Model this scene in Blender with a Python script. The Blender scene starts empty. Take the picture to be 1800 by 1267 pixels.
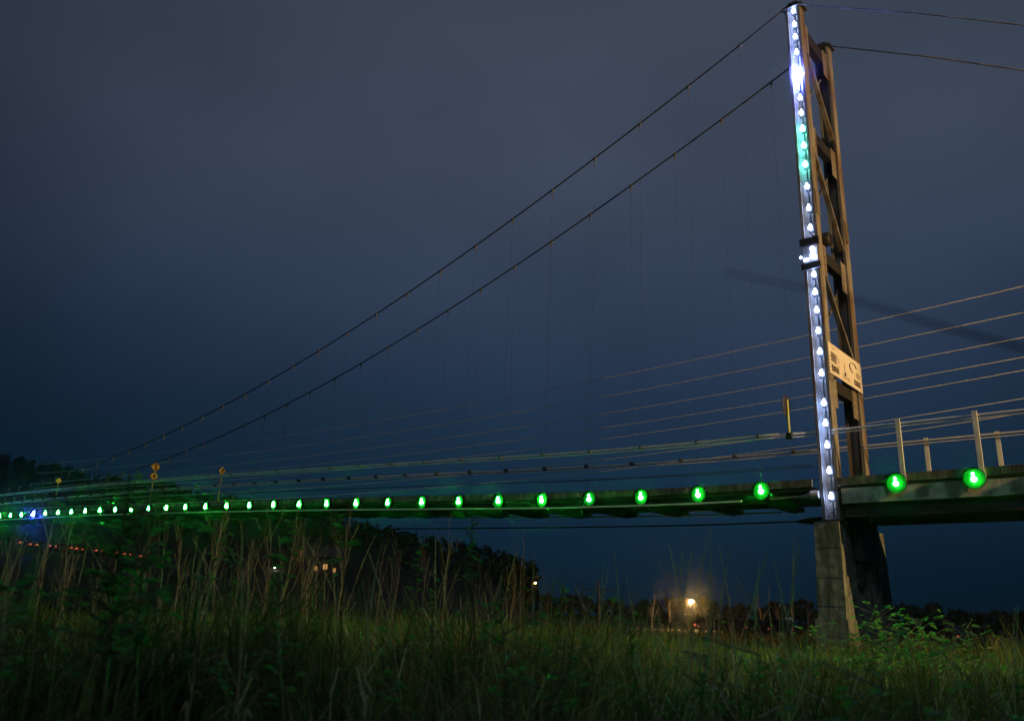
import bpy, math, random
import numpy as np
from mathutils import Vector, Matrix

rnd = random.Random(7)
scene = bpy.context.scene
COL = scene.collection
PI = math.pi

# ------------------------------------------------------------------ camera
# Bridge frame: u runs along the main span (to the left), v across the bridge
# (away from the camera), w up; the origin is the foot of the near tower leg.
S = 0.75
F, CX, CY, HD, HR = 1450.0, 900.0, 633.5, 440.0, 0.036
n_ = np.array([-HR, 1, -HD / F]); down = n_ / np.linalg.norm(n_); up = -down
fw = np.array([0, 0, 1.0]); fw = fw - up * fw.dot(up); fw /= np.linalg.norm(fw)
rt = np.cross(fw, up)
if rt[0] < 0: rt = -rt
R0 = np.array([rt, fw, up])
U0 = np.array([-0.7629598, 0.64644593, 0]); V0 = np.array([0.64644593, 0.7629598, 0])
B0 = np.array([10.17934523, 26.23011028, 3.09677246]) * S
T0 = np.array([-U0, V0, [0, 0, 1.0]])
RW = T0 @ R0
CAM = -(T0 @ B0)

def W(u, v, w): return Vector((-u * S, v * S, w * S))
def ray(x, y):
    d = RW @ np.array([x - CX, y - CY, F]); return d / math.hypot(d[0], d[1])
def at(x, y, dist):
    """the point seen at photo pixel x,y at a horizontal distance"""
    return Vector(CAM + ray(x, y) * dist)

cd = bpy.data.cameras.new('camera'); cam = bpy.data.objects.new('camera', cd); COL.objects.link(cam)
M = Matrix(((RW[0, 0], -RW[0, 1], -RW[0, 2], CAM[0]), (RW[1, 0], -RW[1, 1], -RW[1, 2], CAM[1]),
            (RW[2, 0], -RW[2, 1], -RW[2, 2], CAM[2]), (0, 0, 0, 1)))
cam.matrix_world = M
cd.sensor_width = 36; cd.lens = F / 1800 * 36; cd.clip_start = 0.05; cd.clip_end = 6000
cd.dof.use_dof = True; cd.dof.focus_distance = 24.0; cd.dof.aperture_fstop = 2.2
scene.camera = cam

# ------------------------------------------------------------------ world, fill light, exposure
SKY_GAIN = 1.0
w = bpy.data.worlds.new("World"); scene.world = w; w.use_nodes = True
nt = w.node_tree; nt.nodes.clear()
def N(t, **k):
    n = nt.nodes.new(t)
    for a, b in k.items(): setattr(n, a, b)
    return n
out = N('ShaderNodeOutputWorld'); bg = N('ShaderNodeBackground'); bg.inputs[1].default_value = SKY_GAIN
tc = N('ShaderNodeTexCoord'); sep = N('ShaderNodeSeparateXYZ'); nt.links.new(tc.outputs['Generated'], sep.inputs[0])
ramp = N('ShaderNodeValToRGB'); nt.links.new(sep.outputs['Z'], ramp.inputs[0])
STOPS = [(0.0, (.0046, .0165, .032)), (.06, (.0050, .0198, .041)), (.15, (.0080, .0258, .057)), (.26, (.0185, .0365, .074)),
         (.36, (.0300, .0470, .085)), (.50, (.0465, .0625, .100)), (.62, (.0480, .0620, .092)), (1.0, (.044, .055, .076))]
cr = ramp.color_ramp
while len(cr.elements) < len(STOPS): cr.elements.new(0.5)
for e, (p, c) in zip(cr.elements, STOPS): e.position = p; e.color = (*c, 1)
# night overcast: slow brightness changes in the cloud, brighter over the far town
mp = N('ShaderNodeMapping'); mp.inputs['Scale'].default_value = (1.4, 1.4, 2.2); nt.links.new(tc.outputs['Generated'], mp.inputs[0])
nz = N('ShaderNodeTexNoise'); nz.inputs['Scale'].default_value = 1.6; nz.inputs['Detail'].default_value = 3
nt.links.new(mp.outputs[0], nz.inputs['Vector'])
mr = N('ShaderNodeMapRange'); mr.inputs[1].default_value = .3; mr.inputs[2].default_value = .7; mr.inputs[3].default_value = .86; mr.inputs[4].default_value = 1.14
nt.links.new(nz.outputs['Fac'], mr.inputs[0])
glow_dir = ray(1080, 250); glow_dir = glow_dir / np.linalg.norm(glow_dir)
dp = N('ShaderNodeVectorMath', operation='DOT_PRODUCT'); dp.inputs[1].default_value = tuple(glow_dir)
nt.links.new(tc.outputs['Generated'], dp.inputs[0])
mg = N('ShaderNodeMapRange'); mg.interpolation_type = 'SMOOTHSTEP'
mg.inputs[1].default_value = .70; mg.inputs[2].default_value = 1.0; mg.inputs[3].default_value = .46; mg.inputs[4].default_value = 1.02
nt.links.new(dp.outputs['Value'], mg.inputs[0])
mm = N('ShaderNodeMath', operation='MULTIPLY'); nt.links.new(mr.outputs[0], mm.inputs[0]); nt.links.new(mg.outputs[0], mm.inputs[1])
vm = N('ShaderNodeVectorMath', operation='SCALE'); nt.links.new(ramp.outputs[0], vm.inputs[0]); nt.links.new(mm.outputs[0], vm.inputs['Scale'])
sky = N('ShaderNodeTexSky', sky_type='NISHITA', sun_disc=False); sky.sun_elevation = math.radians(-8); sky.sun_rotation = math.radians(250)
sk = N('ShaderNodeVectorMath', operation='SCALE'); sk.inputs['Scale'].default_value = 0.01; nt.links.new(sky.outputs[0], sk.inputs[0])
ad = N('ShaderNodeVectorMath', operation='ADD'); nt.links.new(vm.outputs[0], ad.inputs[0]); nt.links.new(sk.outputs[0], ad.inputs[1])
nt.links.new(ad.outputs[0], bg.inputs[0]); nt.links.new(bg.outputs[0], out.inputs[0])

sl = bpy.data.lights.new('town_glow_fill', 'SUN'); sl.energy = 0.18; sl.angle = math.radians(14); sl.color = (.86, .95, 1)  # cool fill added from behind the camera, like glow from a town
so = bpy.data.objects.new('town_glow_fill', sl); COL.objects.link(so); so.rotation_euler = Vector((-.5, .78, -.55)).to_track_quat('-Z', 'Y').to_euler()
scene.view_settings.view_transform = 'Standard'; scene.view_settings.look = 'None'
scene.view_settings.exposure = 0; scene.view_settings.gamma = 1
cy = scene.cycles
cy.max_bounces = 5; cy.diffuse_bounces = 2; cy.glossy_bounces = 2; cy.transmission_bounces = 2; cy.volume_bounces = 0; cy.transparent_max_bounces = 8
cy.sample_clamp_indirect = 1.5; cy.caustics_reflective = False; cy.caustics_refractive = False
cy.use_denoising = True; cy.light_sampling_threshold = 0.003

# ------------------------------------------------------------------ materials
def mat(name, col, rough=.7, metal=0, var=.25, scale=6, emit=None, strength=0, island=None, bump=0, spec=.4, stains=None, thin=0):
    m = bpy.data.materials.new(name); m.use_nodes = True
    t = m.node_tree; b = t.nodes['Principled BSDF']
    b.inputs['Roughness'].default_value = rough; b.inputs['Metallic'].default_value = metal
    b.inputs['Specular IOR Level'].default_value = spec
    if emit:
        b.inputs['Base Color'].default_value = (*col, 1)
        b.inputs['Emission Color'].default_value = (*emit, 1); b.inputs['Emission Strength'].default_value = strength
        return m
    tx = t.nodes.new('ShaderNodeTexCoord'); nz = t.nodes.new('ShaderNodeTexNoise')
    nz.inputs['Scale'].default_value = scale; nz.inputs['Detail'].default_value = 6; nz.inputs['Roughness'].default_value = .65
    t.links.new(tx.outputs['Object'], nz.inputs['Vector'])
    r = t.nodes.new('ShaderNodeValToRGB')
    r.color_ramp.elements[0].position = .3; r.color_ramp.elements[1].position = .7
    r.color_ramp.elements[0].color = (*[c * (1 - var) for c in col], 1); r.color_ramp.elements[1].color = (*[min(1, c * (1 + var)) for c in col], 1)
    t.links.new(nz.outputs['Fac'], r.inputs[0]); src = r.outputs[0]
    if stains:                                   # streaks of dirt running down the face
        mp = t.nodes.new('ShaderNodeMapping'); mp.inputs['Scale'].default_value = (stains[1], stains[1], stains[2])
        t.links.new(tx.outputs['Object'], mp.inputs[0])
        n2 = t.nodes.new('ShaderNodeTexNoise'); n2.inputs['Scale'].default_value = 1.0; n2.inputs['Detail'].default_value = 5
        t.links.new(mp.outputs[0], n2.inputs['Vector'])
        r2 = t.nodes.new('ShaderNodeValToRGB'); r2.color_ramp.elements[0].position = .4; r2.color_ramp.elements[1].position = .62
        t.links.new(n2.outputs['Fac'], r2.inputs[0])
        mx = t.nodes.new('ShaderNodeMix'); mx.data_type = 'RGBA'
        t.links.new(r2.outputs[0], mx.inputs['Factor']); t.links.new(src, mx.inputs['A'])
        mx.inputs['B'].default_value = (*stains[0], 1); src = mx.outputs['Result']
    if island:                                   # each blade or leaf its own tint
        g = t.nodes.new('ShaderNodeNewGeometry'); r3 = t.nodes.new('ShaderNodeValToRGB')
        r3.color_ramp.interpolation = 'LINEAR'
        while len(r3.color_ramp.elements) < len(island): r3.color_ramp.elements.new(.5)
        for i, (e, c) in enumerate(zip(r3.color_ramp.elements, island)): e.position = i / (len(island) - 1); e.color = (*c, 1)
        t.links.new(g.outputs['Random Per Island'], r3.inputs[0]); src = r3.outputs[0]
    t.links.new(src, b.inputs['Base Color'])
    if thin:                                     # light passes through leaves and blades
        tl = t.nodes.new('ShaderNodeBsdfTranslucent'); t.links.new(src, tl.inputs['Color']); ms_ = t.nodes.new('ShaderNodeMixShader'); ms_.inputs[0].default_value = thin
        t.links.new(b.outputs[0], ms_.inputs[1]); t.links.new(tl.outputs[0], ms_.inputs[2]); t.links.new(ms_.outputs[0], t.nodes['Material Output'].inputs['Surface'])
    if bump:
        bp = t.nodes.new('ShaderNodeBump'); bp.inputs['Strength'].default_value = bump; bp.inputs['Distance'].default_value = .02
        t.links.new(nz.outputs['Fac'], bp.inputs['Height']); t.links.new(bp.outputs[0], b.inputs['Normal'])
    return m

MT = dict(
    steel=mat('galvanised_steel', (.30, .31, .30), .5, .25, .3, 5, stains=((.14, .13, .11), 3, .6)),
    paint=mat('weathered_steel_paint', (.25, .25, .24), .6, .1, .25, 4, stains=((.13, .09, .055), 5, .5), bump=.15),
    rail=mat('bright_rail_pipe', (.74, .75, .74), .4, .2, .15, 3),
    dark=mat('dark_steel', (.05, .052, .05), .55, .3, .3, 6),
    cable=mat('wire_rope', (.045, .045, .045), .6, .4, .3, 20),
    conc=mat('concrete', (.19, .22, .205), .9, 0, .6, 4.5, bump=.8, stains=((.07, .08, .07), 4.2, .9)),
    palebeam=mat('pale_beam_concrete', (.55, .56, .54), .9, 0, .3, 3, bump=.5, stains=((.16, .17, .15), 3, 2)),
    deck=mat('deck_timber', (.10, .085, .065), .9, 0, .35, 6),
    kerb=mat('kerb_timber', (.16, .16, .14), .85, 0, .3, 3, stains=((.07, .07, .06), 6, 2)),
    board=mat('sign_board', (.76, .74, .68), .5, 0, .04, 4),
    ink=mat('sign_ink', (.06, .045, .05), .7, 0, .3, 9),
    inkpale=mat('sign_faded_ink', (.42, .36, .28), .7, 0, .3, 9),
    yellow=mat('yellow_sign_sheet', (.9, .56, .05), .45, 0, .08, 5),
    yellowpost=mat('yellow_post_paint', (.45, .38, .07), .6, 0, .2, 8),
    signback=mat('sign_back', (.035, .02, .016), .6, .2, .2, 8),
    black=mat('black_paint', (.02, .02, .02), .6, 0, .2, 8),
    void=mat('black_light_stop', (.00012, .00012, .00012), .95, 0, .1, 8, spec=0),  # for the added lip that stops stray lamp light
    dish=mat('halo_dish_dark', (.0040, .0040, .0040), .95, 0, .15, 8, spec=0),  # for the added dishes, so dark that bulb light fades outward as a halo
    wire=mat('bright_wire', (.70, .70, .70), .5, 0, .05, 3),
    dish_pale=mat('halo_dish_grey', (.022, .023, .024), .95, 0, .15, 8, spec=0),  # paler copy for the blue lamp, for a stronger halo
    rubber=mat('black_plastic', (.03, .03, .03), .5, 0, .2, 8),
    bark=mat('bark', (.085, .068, .048), .95, 0, .35, 12, bump=.4),
    paleb=mat('pale_bark', (.26, .23, .17), .9, 0, .35, 12),
    needle=mat('conifer_needles', (.03, .04, .02), .85, island=[(.022, .030, .014), (.045, .050, .022), (.03, .045, .02)]),
    hill=mat('hill_ground', (.014, .013, .009), .95, 0, .4, .15),
    soil=mat('bank_soil', (.045, .04, .026), .95, 0, .4, 1.2),
    asphalt=mat('asphalt', (.05, .05, .05), .85, 0, .2, 4),
    water=mat('river_water', (.015, .02, .022), .08, 0, .2, .2, bump=.3, spec=.5),
    grass=mat('grass_blades', (.06, .08, .03), .7, spec=.2, thin=.35, island=[(.035, .060, .017), (.10, .085, .035), (.045, .075, .022), (.15, .115, .055), (.035, .055, .018), (.07, .07, .028), (.05, .085, .025)]),
    straw=mat('dry_straw', (.42, .36, .22), .6, 0, .25, 30, thin=.25),
    deadgrass=mat('dead_grass', (.2, .16, .09), .8, spec=.15, thin=.25, island=[(.10, .08, .04), (.22, .17, .09), (.30, .24, .13), (.14, .10, .05)]),
    leaf=mat('weed_leaves', (.06, .11, .035), .6, spec=.15, thin=.5, island=[(.09, .19, .06), (.15, .28, .09), (.11, .22, .07)]),
    stem=mat('green_stem', (.09, .10, .04), .6, 0, .25, 30),
    umbel=mat('dry_umbel', (.05, .04, .025), .9, 0, .3, 30),
    wall=mat('house_wall', (.07, .06, .05), .8, 0, .1, 3),
    roof=mat('house_roof', (.07, .06, .055), .9, 0, .2, 3),
    wood=mat('pole_wood', (.14, .10, .07), .9, 0, .3, 8),
    carp=mat('car_paint', (.03, .03, .035), .6, .1, .05, 3),
    carg=mat('car_glass', (.02, .02, .025), .1, 0, .05, 3),
)
def emitter(name, col, s): return mat(name, (.8, .8, .8), emit=col, strength=s)
GREEN_S = 2100
EM = dict(
    green=emitter('green_lamp_glow', (.012, 1.0, .035), GREEN_S),
    green_dim=emitter('green_lamp_glow_dim', (.012, 1.0, .05), GREEN_S * .6), green_strong=emitter('green_lamp_glow_strong', (.012, 1.0, .03), GREEN_S * 1.35),
    blue=emitter('blue_lamp_glow', (.03, .06, 1.0), 12000),
    white=emitter('white_lamp_glow', (.38, .52, 1.0), 130),
    violet=emitter('violet_lamp_glow', (.12, .16, 1.0), 3200),
    teal=emitter('teal_lamp_glow', (.16, .85, .78), 190),
    beacon=emitter('beacon_glow', (.40, .52, 1.0), 14),
    sodium=emitter('sodium_glow', (1.0, .48, .09), 550),
    tail=emitter('tail_lamp_glow', (1.0, .09, .02), .9),
    window=emitter('lit_window', (1.0, .45, .06), .5),
    cool=emitter('cool_lamp_glow', (1.0, .85, .65), 60),
)

# ------------------------------------------------------------------ mesh helpers
class MB:
    def __init__(self): self.v = []; self.f = []
    def add(self, vs, fs):
        o = len(self.v); self.v += [tuple(p) for p in vs]; self.f += [tuple(i + o for i in f) for f in fs]; return self
    def box(self, lo, hi):
        (a, b, c), (d, e, g) = lo, hi
        vs = [(a, b, c), (d, b, c), (d, e, c), (a, e, c), (a, b, g), (d, b, g), (d, e, g), (a, e, g)]
        return self.add(vs, [(0, 3, 2, 1), (4, 5, 6, 7), (0, 1, 5, 4), (1, 2, 6, 5), (2, 3, 7, 6), (3, 0, 4, 7)])
    def ubox(self, u, v, w_):              # box in bridge units
        lo = W(max(u), min(v), min(w_)); hi = W(min(u), max(v), max(w_)); return self.box(lo, hi)
    def bar(self, p, q, a, b, ref=(0, 0, 1)):
        p = Vector(p); q = Vector(q); d = (q - p).normalized(); s = d.cross(Vector(ref))
        if s.length < 1e-4: s = d.cross(Vector((1, 0, 0)))
        s.normalize(); t = s.cross(d).normalized()
        s *= a / 2; t *= b / 2
        vs = [p - s - t, p + s - t, p + s + t, p - s + t, q - s - t, q + s - t, q + s + t, q - s + t]
        return self.add(vs, [(0, 3, 2, 1), (4, 5, 6, 7), (0, 1, 5, 4), (1, 2, 6, 5), (2, 3, 7, 6), (3, 0, 4, 7)])
    def tube(self, path, r, n=6, cap=True):
        path = [Vector(p) for p in path]; m = len(path)
        rr = r if hasattr(r, '__len__') else [r] * m
        o = len(self.v); ref = Vector((0.13, 0.31, 0.94))
        for i, p in enumerate(path):
            d = (path[min(i + 1, m - 1)] - path[max(i - 1, 0)])
            d = d.normalized() if d.length > 1e-9 else Vector((0, 0, 1))
            s = d.cross(ref)
            if s.length < .05: s = d.cross(Vector((1, 0, 0)))
            s.normalize(); t = d.cross(s)
            for k in range(n):
                a = 2 * PI * k / n; self.v.append(tuple(p + (s * math.cos(a) + t * math.sin(a)) * rr[i]))
        for i in range(m - 1):
            for k in range(n):
                a = o + i * n + k; b = o + i * n + (k + 1) % n; self.f.append((a, b, b + n, a + n))
        if cap: self.f.append(tuple(o + k for k in range(n))[::-1]); self.f.append(tuple(o + (m - 1) * n + k for k in range(n)))
        return self
    def ball(self, c, r, n=10, m=7, sq=(1, 1, 1)):
        c = Vector(c); o = len(self.v)
        self.v.append(tuple(c + Vector((0, 0, r * sq[2]))))
        for i in range(1, m):
            a = PI * i / m
            for k in range(n):
                b = 2 * PI * k / n
                self.v.append(tuple(c + Vector((r * sq[0] * math.sin(a) * math.cos(b), r * sq[1] * math.sin(a) * math.sin(b), r * sq[2] * math.cos(a)))))
        self.v.append(tuple(c - Vector((0, 0, r * sq[2])))); last = len(self.v) - 1
        for k in range(n): self.f.append((o, o + 1 + k, o + 1 + (k + 1) % n)); self.f.append((last, last - n + (k + 1) % n, last - n + k))
        for i in range(m - 2):
            for k in range(n):
                a = o + 1 + i * n + k; b = o + 1 + i * n + (k + 1) % n; self.f.append((a, a + n, b + n, b))
        return self
    def prism(self, pts, off):             # polygon extruded by off
        pts = [Vector(p) for p in pts]; off = Vector(off); n = len(pts)
        return self.add(pts + [p + off for p in pts], [tuple(range(n))[::-1], tuple(range(n, 2 * n))] + [(i, (i + 1) % n, n + (i + 1) % n, n + i) for i in range(n)])
    def bowl(self, c, r, ang, n=14, m=5, axis=1):     # open dish behind a lamp, its back towards +y
        c = Vector(c); o = len(self.v)
        for i in range(m + 1):
            a = ang * i / m
            for k in range(n):
                b_ = 2 * PI * k / n; self.v.append(tuple(c + Vector((r * math.sin(a) * math.cos(b_), r * math.cos(a), r * math.sin(a) * math.sin(b_)))))
        for i in range(m):
            for k in range(n):
                q = o + i * n + k; w2 = o + i * n + (k + 1) % n; self.f.append((q, w2, w2 + n, q + n))
        return self
    def mesh(self, name, m, smooth=False):
        me = bpy.data.meshes.new(name); me.from_pydata(self.v, [], self.f); me.update()
        me.materials.append(MT[m] if m in MT else EM[m])
        if smooth: me.polygons.foreach_set('use_smooth', [True] * len(me.polygons))
        return me
    def build(self, name, m, parent=None, smooth=False):
        return obj(name, self.mesh(name, m, smooth), parent)

def obj(name, data, parent=None):
    o = bpy.data.objects.new(name, data); COL.objects.link(o)
    if parent is not None:
        o.parent = parent; o.matrix_parent_inverse = Matrix.Translation(parent.location).inverted() if parent.rotation_euler.z == 0 else Matrix.Identity(4)
    return o
def tag(o, label, cat, group=None, kind=None):
    if label: o['label'] = label
    if cat: o['category'] = cat
    if group: o['group'] = group
    if kind: o['kind'] = kind
    return o
def thing(name, label, cat, loc=(0, 0, 0), group=None):
    o = bpy.data.objects.new(name, None); COL.objects.link(o); o.location = loc; o.empty_display_size = .2
    return tag(o, label, cat, group)
def dup(root, loc, rz=0, sc=1.0):
    r = root.copy(); COL.objects.link(r); r.location = loc; r.rotation_euler = (0, 0, rz); r.scale = (sc, sc, sc)
    for ch in list(root.children):
        c = ch.copy(); COL.objects.link(c); c.parent = r; c.matrix_parent_inverse = ch.matrix_parent_inverse.copy()
        for g in list(ch.children):
            d = g.copy(); COL.objects.link(d); d.parent = c; d.matrix_parent_inverse = g.matrix_parent_inverse.copy()
    return r
ONES = ['first', 'second', 'third', 'fourth', 'fifth', 'sixth', 'seventh', 'eighth', 'ninth', 'tenth', 'eleventh', 'twelfth', 'thirteenth', 'fourteenth',
        'fifteenth', 'sixteenth', 'seventeenth', 'eighteenth', 'nineteenth', 'twentieth']
def ordinal(i):
    if i <= 20: return ONES[i - 1]
    t = {2: 'twenty', 3: 'thirty'}[i // 10]; return t + ('-' + ONES[i % 10 - 1] if i % 10 else '') if i % 10 else {30: 'thirtieth'}[i]

# profiles along the main span (bridge units)
LU = [-30, -6, 0, 5, 10, 15, 20, 25, 30, 37, 44, 52, 58, 68, 80, 95, 130]
LW = [.92, .95, .98, 1.0, 1.13, 1.33, 1.55, 1.75, 1.95, 2.2, 2.42, 2.66, 2.79, 2.99, 3.15, 3.2, 3.1]
def smooth_profile(xs, ys):
    g = np.linspace(xs[0], xs[-1], 1601); y = np.interp(g, xs, ys); k = np.hanning(61); k /= k.sum()
    yp = np.pad(y, 30, mode='edge'); return g, np.convolve(yp, k, 'valid')
LG = smooth_profile(LU, LW)
def wl(u): return float(np.interp(u, *LG))
CU = [0, 2, 4.16, 6.31, 8.6, 10.8, 13.1, 15.4, 17.7, 20.0, 22.4, 24.8, 27.1, 29.5, 31.8, 34.1, 36.4, 38.7, 41.2, 43.6, 45.9, 48.1, 50.2, 54.9, 59.5, 64.1, 68.5, 75, 82, 90, 100, 112]
CW = [19.5, 18.6, 17.74, 16.93, 16.14, 15.36, 14.62, 13.83, 13.1, 12.33, 11.68, 11.1, 10.48, 9.9, 9.39, 8.92, 8.5, 8.02, 7.64, 7.22, 6.93, 6.58, 6.34, 5.97, 5.70, 5.52, 5.42, 5.38, 5.5, 6.0, 7.2, 9.4]
cpoly = np.polyfit(CU, CW, 5)
def wc(u): return float(np.polyval(cpoly, u)) + (19.5 - float(np.polyval(cpoly, 0))) * math.exp(-u / 2)
HU = [2.1 + 2.305 * i for i in range(46)]           # hanger / lamp stations
UEND = 106
Wd = 3.0                                              # distance between the two bridge faces

# ------------------------------------------------------------------ haze (thin mist added for lamp halos)
# (built at the end of the script)

# ------------------------------------------------------------------ ground, river, hill, road
RD = Vector((math.cos(math.radians(128)), math.sin(math.radians(128)), 0)); RNm = Vector((-RD.y * -1, RD.x * -1, 0))
RNm = Vector((math.cos(math.radians(218)), math.sin(math.radians(218)), 0))
def tr(x, y): return (Vector((x, y, 0)) - Vector((-25, 0, 0))).dot(RNm)
def sst(a, b, x): t = max(0, min(1, (x - a) / (b - a))); return t * t * (3 - 2 * t)
def gz(x, y):
    t = tr(x, y)
    z = -3.02 + .10 * math.sin(x * .33 + 1) * math.cos(y * .29) + .05 * math.sin(x * 1.1) * math.sin(y * .9 + 2)
    d = math.hypot(x - CAM[0], y - CAM[1])
    z -= .75 * sst(26, 60, d)
    z -= 4.0 * sst(0, 7, t) * (1 - sst(58, 70, t))
    return z
gs = MB(); rings = [0, 1.5, 3, 4.5, 6, 8, 10, 12.5, 15, 18, 21, 25, 30, 36, 44, 54, 66, 80, 95, 115, 140, 180, 240, 340, 500, 620]; NA = 120
gs.v.append((CAM[0], CAM[1], gz(CAM[0], CAM[1])))
for r in rings[1:]:
    for k in range(NA):
        a = 2 * PI * k / NA; x = CAM[0] + r * math.cos(a); y = CAM[1] + r * math.sin(a); gs.v.append((x, y, gz(x, y)))
for k in range(NA): gs.f.append((0, 1 + k, 1 + (k + 1) % NA))
for i in range(len(rings) - 2):
    for k in range(NA):
        a = 1 + i * NA + k; b = 1 + i * NA + (k + 1) % NA; gs.f.append((a, a + NA, b + NA, b))
tag(gs.build('ground', 'soil', smooth=True), None, None, kind='structure')
rv = MB(); c0 = Vector((-25, 0, 0)) + RNm * 33
qs = [c0 + RD * 500 + RNm * 33, c0 + RD * 500 - RNm * 31, c0 - RD * 300 - RNm * 31, c0 - RD * 300 + RNm * 33]
rv.add([Vector((p.x, p.y, -6.5)) for p in qs], [(0, 1, 2, 3)])
tag(rv.build('river', 'water'), None, None, kind='structure')

PX = [-300, -100, 0, 60, 130, 170, 210, 260, 300, 345, 400, 480, 600, 700, 780, 850, 900, 930, 965, 1000]
PY = [790, 800, 805, 803, 808, 808, 812, 822, 832, 838, 846, 858, 885, 905, 925, 945, 955, 965, 985, 1040]
def hD(x): return 236 - .02 * x
def htop(x): return at(x, float(np.interp(x, PX, PY)), hD(x))
hm = MB(); hx = list(range(-300, 1021, 20)); prof = [(-95, 0), (-70, .16), (-45, .42), (-20, .78), (0, 1.0), (25, 1.02), (60, .8), (120, 0)]
for x in hx:
    t = htop(x); d = Vector(ray(x, 0)); d.z = 0
    ht = max(.5, t.z + 2.6 - 3.2)
    if x > 880: ht *= max(.15, 1 - (x - 880) / 110)
    for off, k in prof:
        p = Vector((CAM[0], CAM[1], 0)) + d * (hD(x) + off); hm.v.append((p.x, p.y, -3.9 + ht * k + (rnd.uniform(-.4, .4) if 0 < k < 1 else 0)))
npf = len(prof)
for i in range(len(hx) - 1):
    for j in range(npf - 1):
        a = i * npf + j; hm.f.append((a, a + 1, a + npf + 1, a + npf))
tag(hm.build('hill', 'hill', smooth=True), None, None, kind='structure')
def hz(x, off):
    t = htop(x); ht = max(.5, t.z + 2.6 - 3.2)
    if x > 880: ht *= max(.15, 1 - (x - 880) / 110)
    return -3.9 + ht * float(np.interp(off, [p[0] for p in prof], [p[1] for p in prof]))

# road beyond the pier on the near bank, and the road along the far hill
rm = MB(); pr = []
for x in (1090, 1200, 1300, 1400, 1500, 1600, 1700, 1830):
    a = at(x, 1100, 92 - (x - 1090) * .028); pr.append(Vector((a.x, a.y, gz(a.x, a.y) + .03)))
for i in range(len(pr) - 1):
    d = (pr[i + 1] - pr[i]); n = Vector((-d.y, d.x, 0)).normalized() * 3.2
    rm.add([pr[i] - n, pr[i + 1] - n, pr[i + 1] + n, pr[i] + n], [(0, 1, 2, 3)])
tag(rm.build('road', 'asphalt'), None, None, kind='structure')

# ------------------------------------------------------------------ tower
tw = thing('bridge_tower', 'tall weathered steel portal tower with two channel legs and cross bracing on the pier', 'bridge tower', W(0, 0, 0))
def leg(v0):
    b = MB(); u0, u1 = -.33, .22; top = 19.35; bot = -.04
    b.ubox((u0, u0 + .05), (v0, v0 + .46), (bot, top))        # flange plates
    b.ubox((u1 - .05, u1), (v0, v0 + .46), (bot, top))
    b.ubox((u0 + .05, u1 - .05), (v0 + .20, v0 + .25), (bot, top))   # web
    b.ubox((u0 + .05, u0 + .10), (v0 + .002, v0 + .03), (bot, top)); b.ubox((u1 - .10, u1 - .05), (v0 + .002, v0 + .03), (bot, top))
    L = b.build('leg', 'paint', tw)
    c = MB()
    c.tube([W(-.09, v0 + .16, .1), W(-.09, v0 + .16, 19.2)], .022 * S, 6)
    if v0 == 0: c.build('lamp_cable', 'rubber', L)
    for wc_ in (11.1, 5.0):
        pl = MB(); pl.ubox((u0 - .03, u0 - .002), (v0 + .06, v0 + .40), (wc_ - .45, wc_ + .45))
        for i in range(7):
            for j in (.12, .23, .34):
                p = W(u0 - .03, v0 + j, wc_ - .38 + i * .126); pl.tube([p, p + Vector((.02, 0, 0))], .022, 6)
        pl.build('splice_plate', 'paint', L)
    bp = MB(); bp.ubox((u0 - .06, u1 + .06), (v0 - .02, v0 + .5), (-.05, .0)); bp.build('base_plate', 'dark', L)
    return L
leg(0); leg(Wd)
def beam(w0, w1, hollow=True):
    b = MB(); b.ubox((-.24, -.20), (.46, Wd), (w0, w1)); b.ubox((-.20, .02), (.47, Wd - .01), (w1 - .05, w1)); b.ubox((-.20, .02), (.47, Wd - .01), (w0, w0 + .05))
    return b.build('cross_beam', 'black', tw)
for w0, w1 in ((18.28, 18.8), (13.86, 14.3), (9.06, 9.48), (4.32, 4.74)): beam(w0, w1)
b = MB(); b.ubox((-.22, .1), (.47, Wd - .01), (5.35, 5.8)); b.build('cross_beam', 'black', tw)
for (wa, wb, th) in ((17.95, 15.0, .17), (13.6, 10.3, .17), (8.75, 5.95, .17)):
    MB().bar(W(-.20, .45, wa), W(-.20, Wd, wb), .10 * S, th * S, ref=(1, 0, 0)).build('brace', 'paint', tw)
for (wa, wb) in ((17.9, 15.2), (13.6, 10.7), (8.8, 6.0)):
    MB().bar(W(.06, Wd, wa), W(.06, .45, wb), .05 * S, .09 * S, ref=(1, 0, 0)).build('brace', 'paint', tw)
for wz in (18.3, 13.8, 9.05, 4.3):                  # gusset plates with bolts where the bracing meets the legs
    for va, vb in ((.46, .95), (Wd - .49, Wd)):
        g = MB(); g.ubox((-.255, -.242), (va, vb), (wz - .55, wz + .62))
        for i in range(4):
            for j in (.12, .36): p = W(-.255, va + j, wz - .4 + i * .28); g.tube([p, p + Vector((.016, 0, 0))], .02, 6)
        g.build('gusset_plate', 'paint', tw)
for v0 in (0, Wd):
    s = MB(); s.ubox((-.45, .32), (v0 - .06, v0 + .52), (19.35, 19.42))
    s.prism([W(-.4, v0 + .08, 19.42), W(.3, v0 + .08, 19.42), W(.1, v0 + .08, 19.66), W(-.2, v0 + .08, 19.66)], (0, .3 * S, 0)); s.build('saddle', 'dark', tw)

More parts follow.
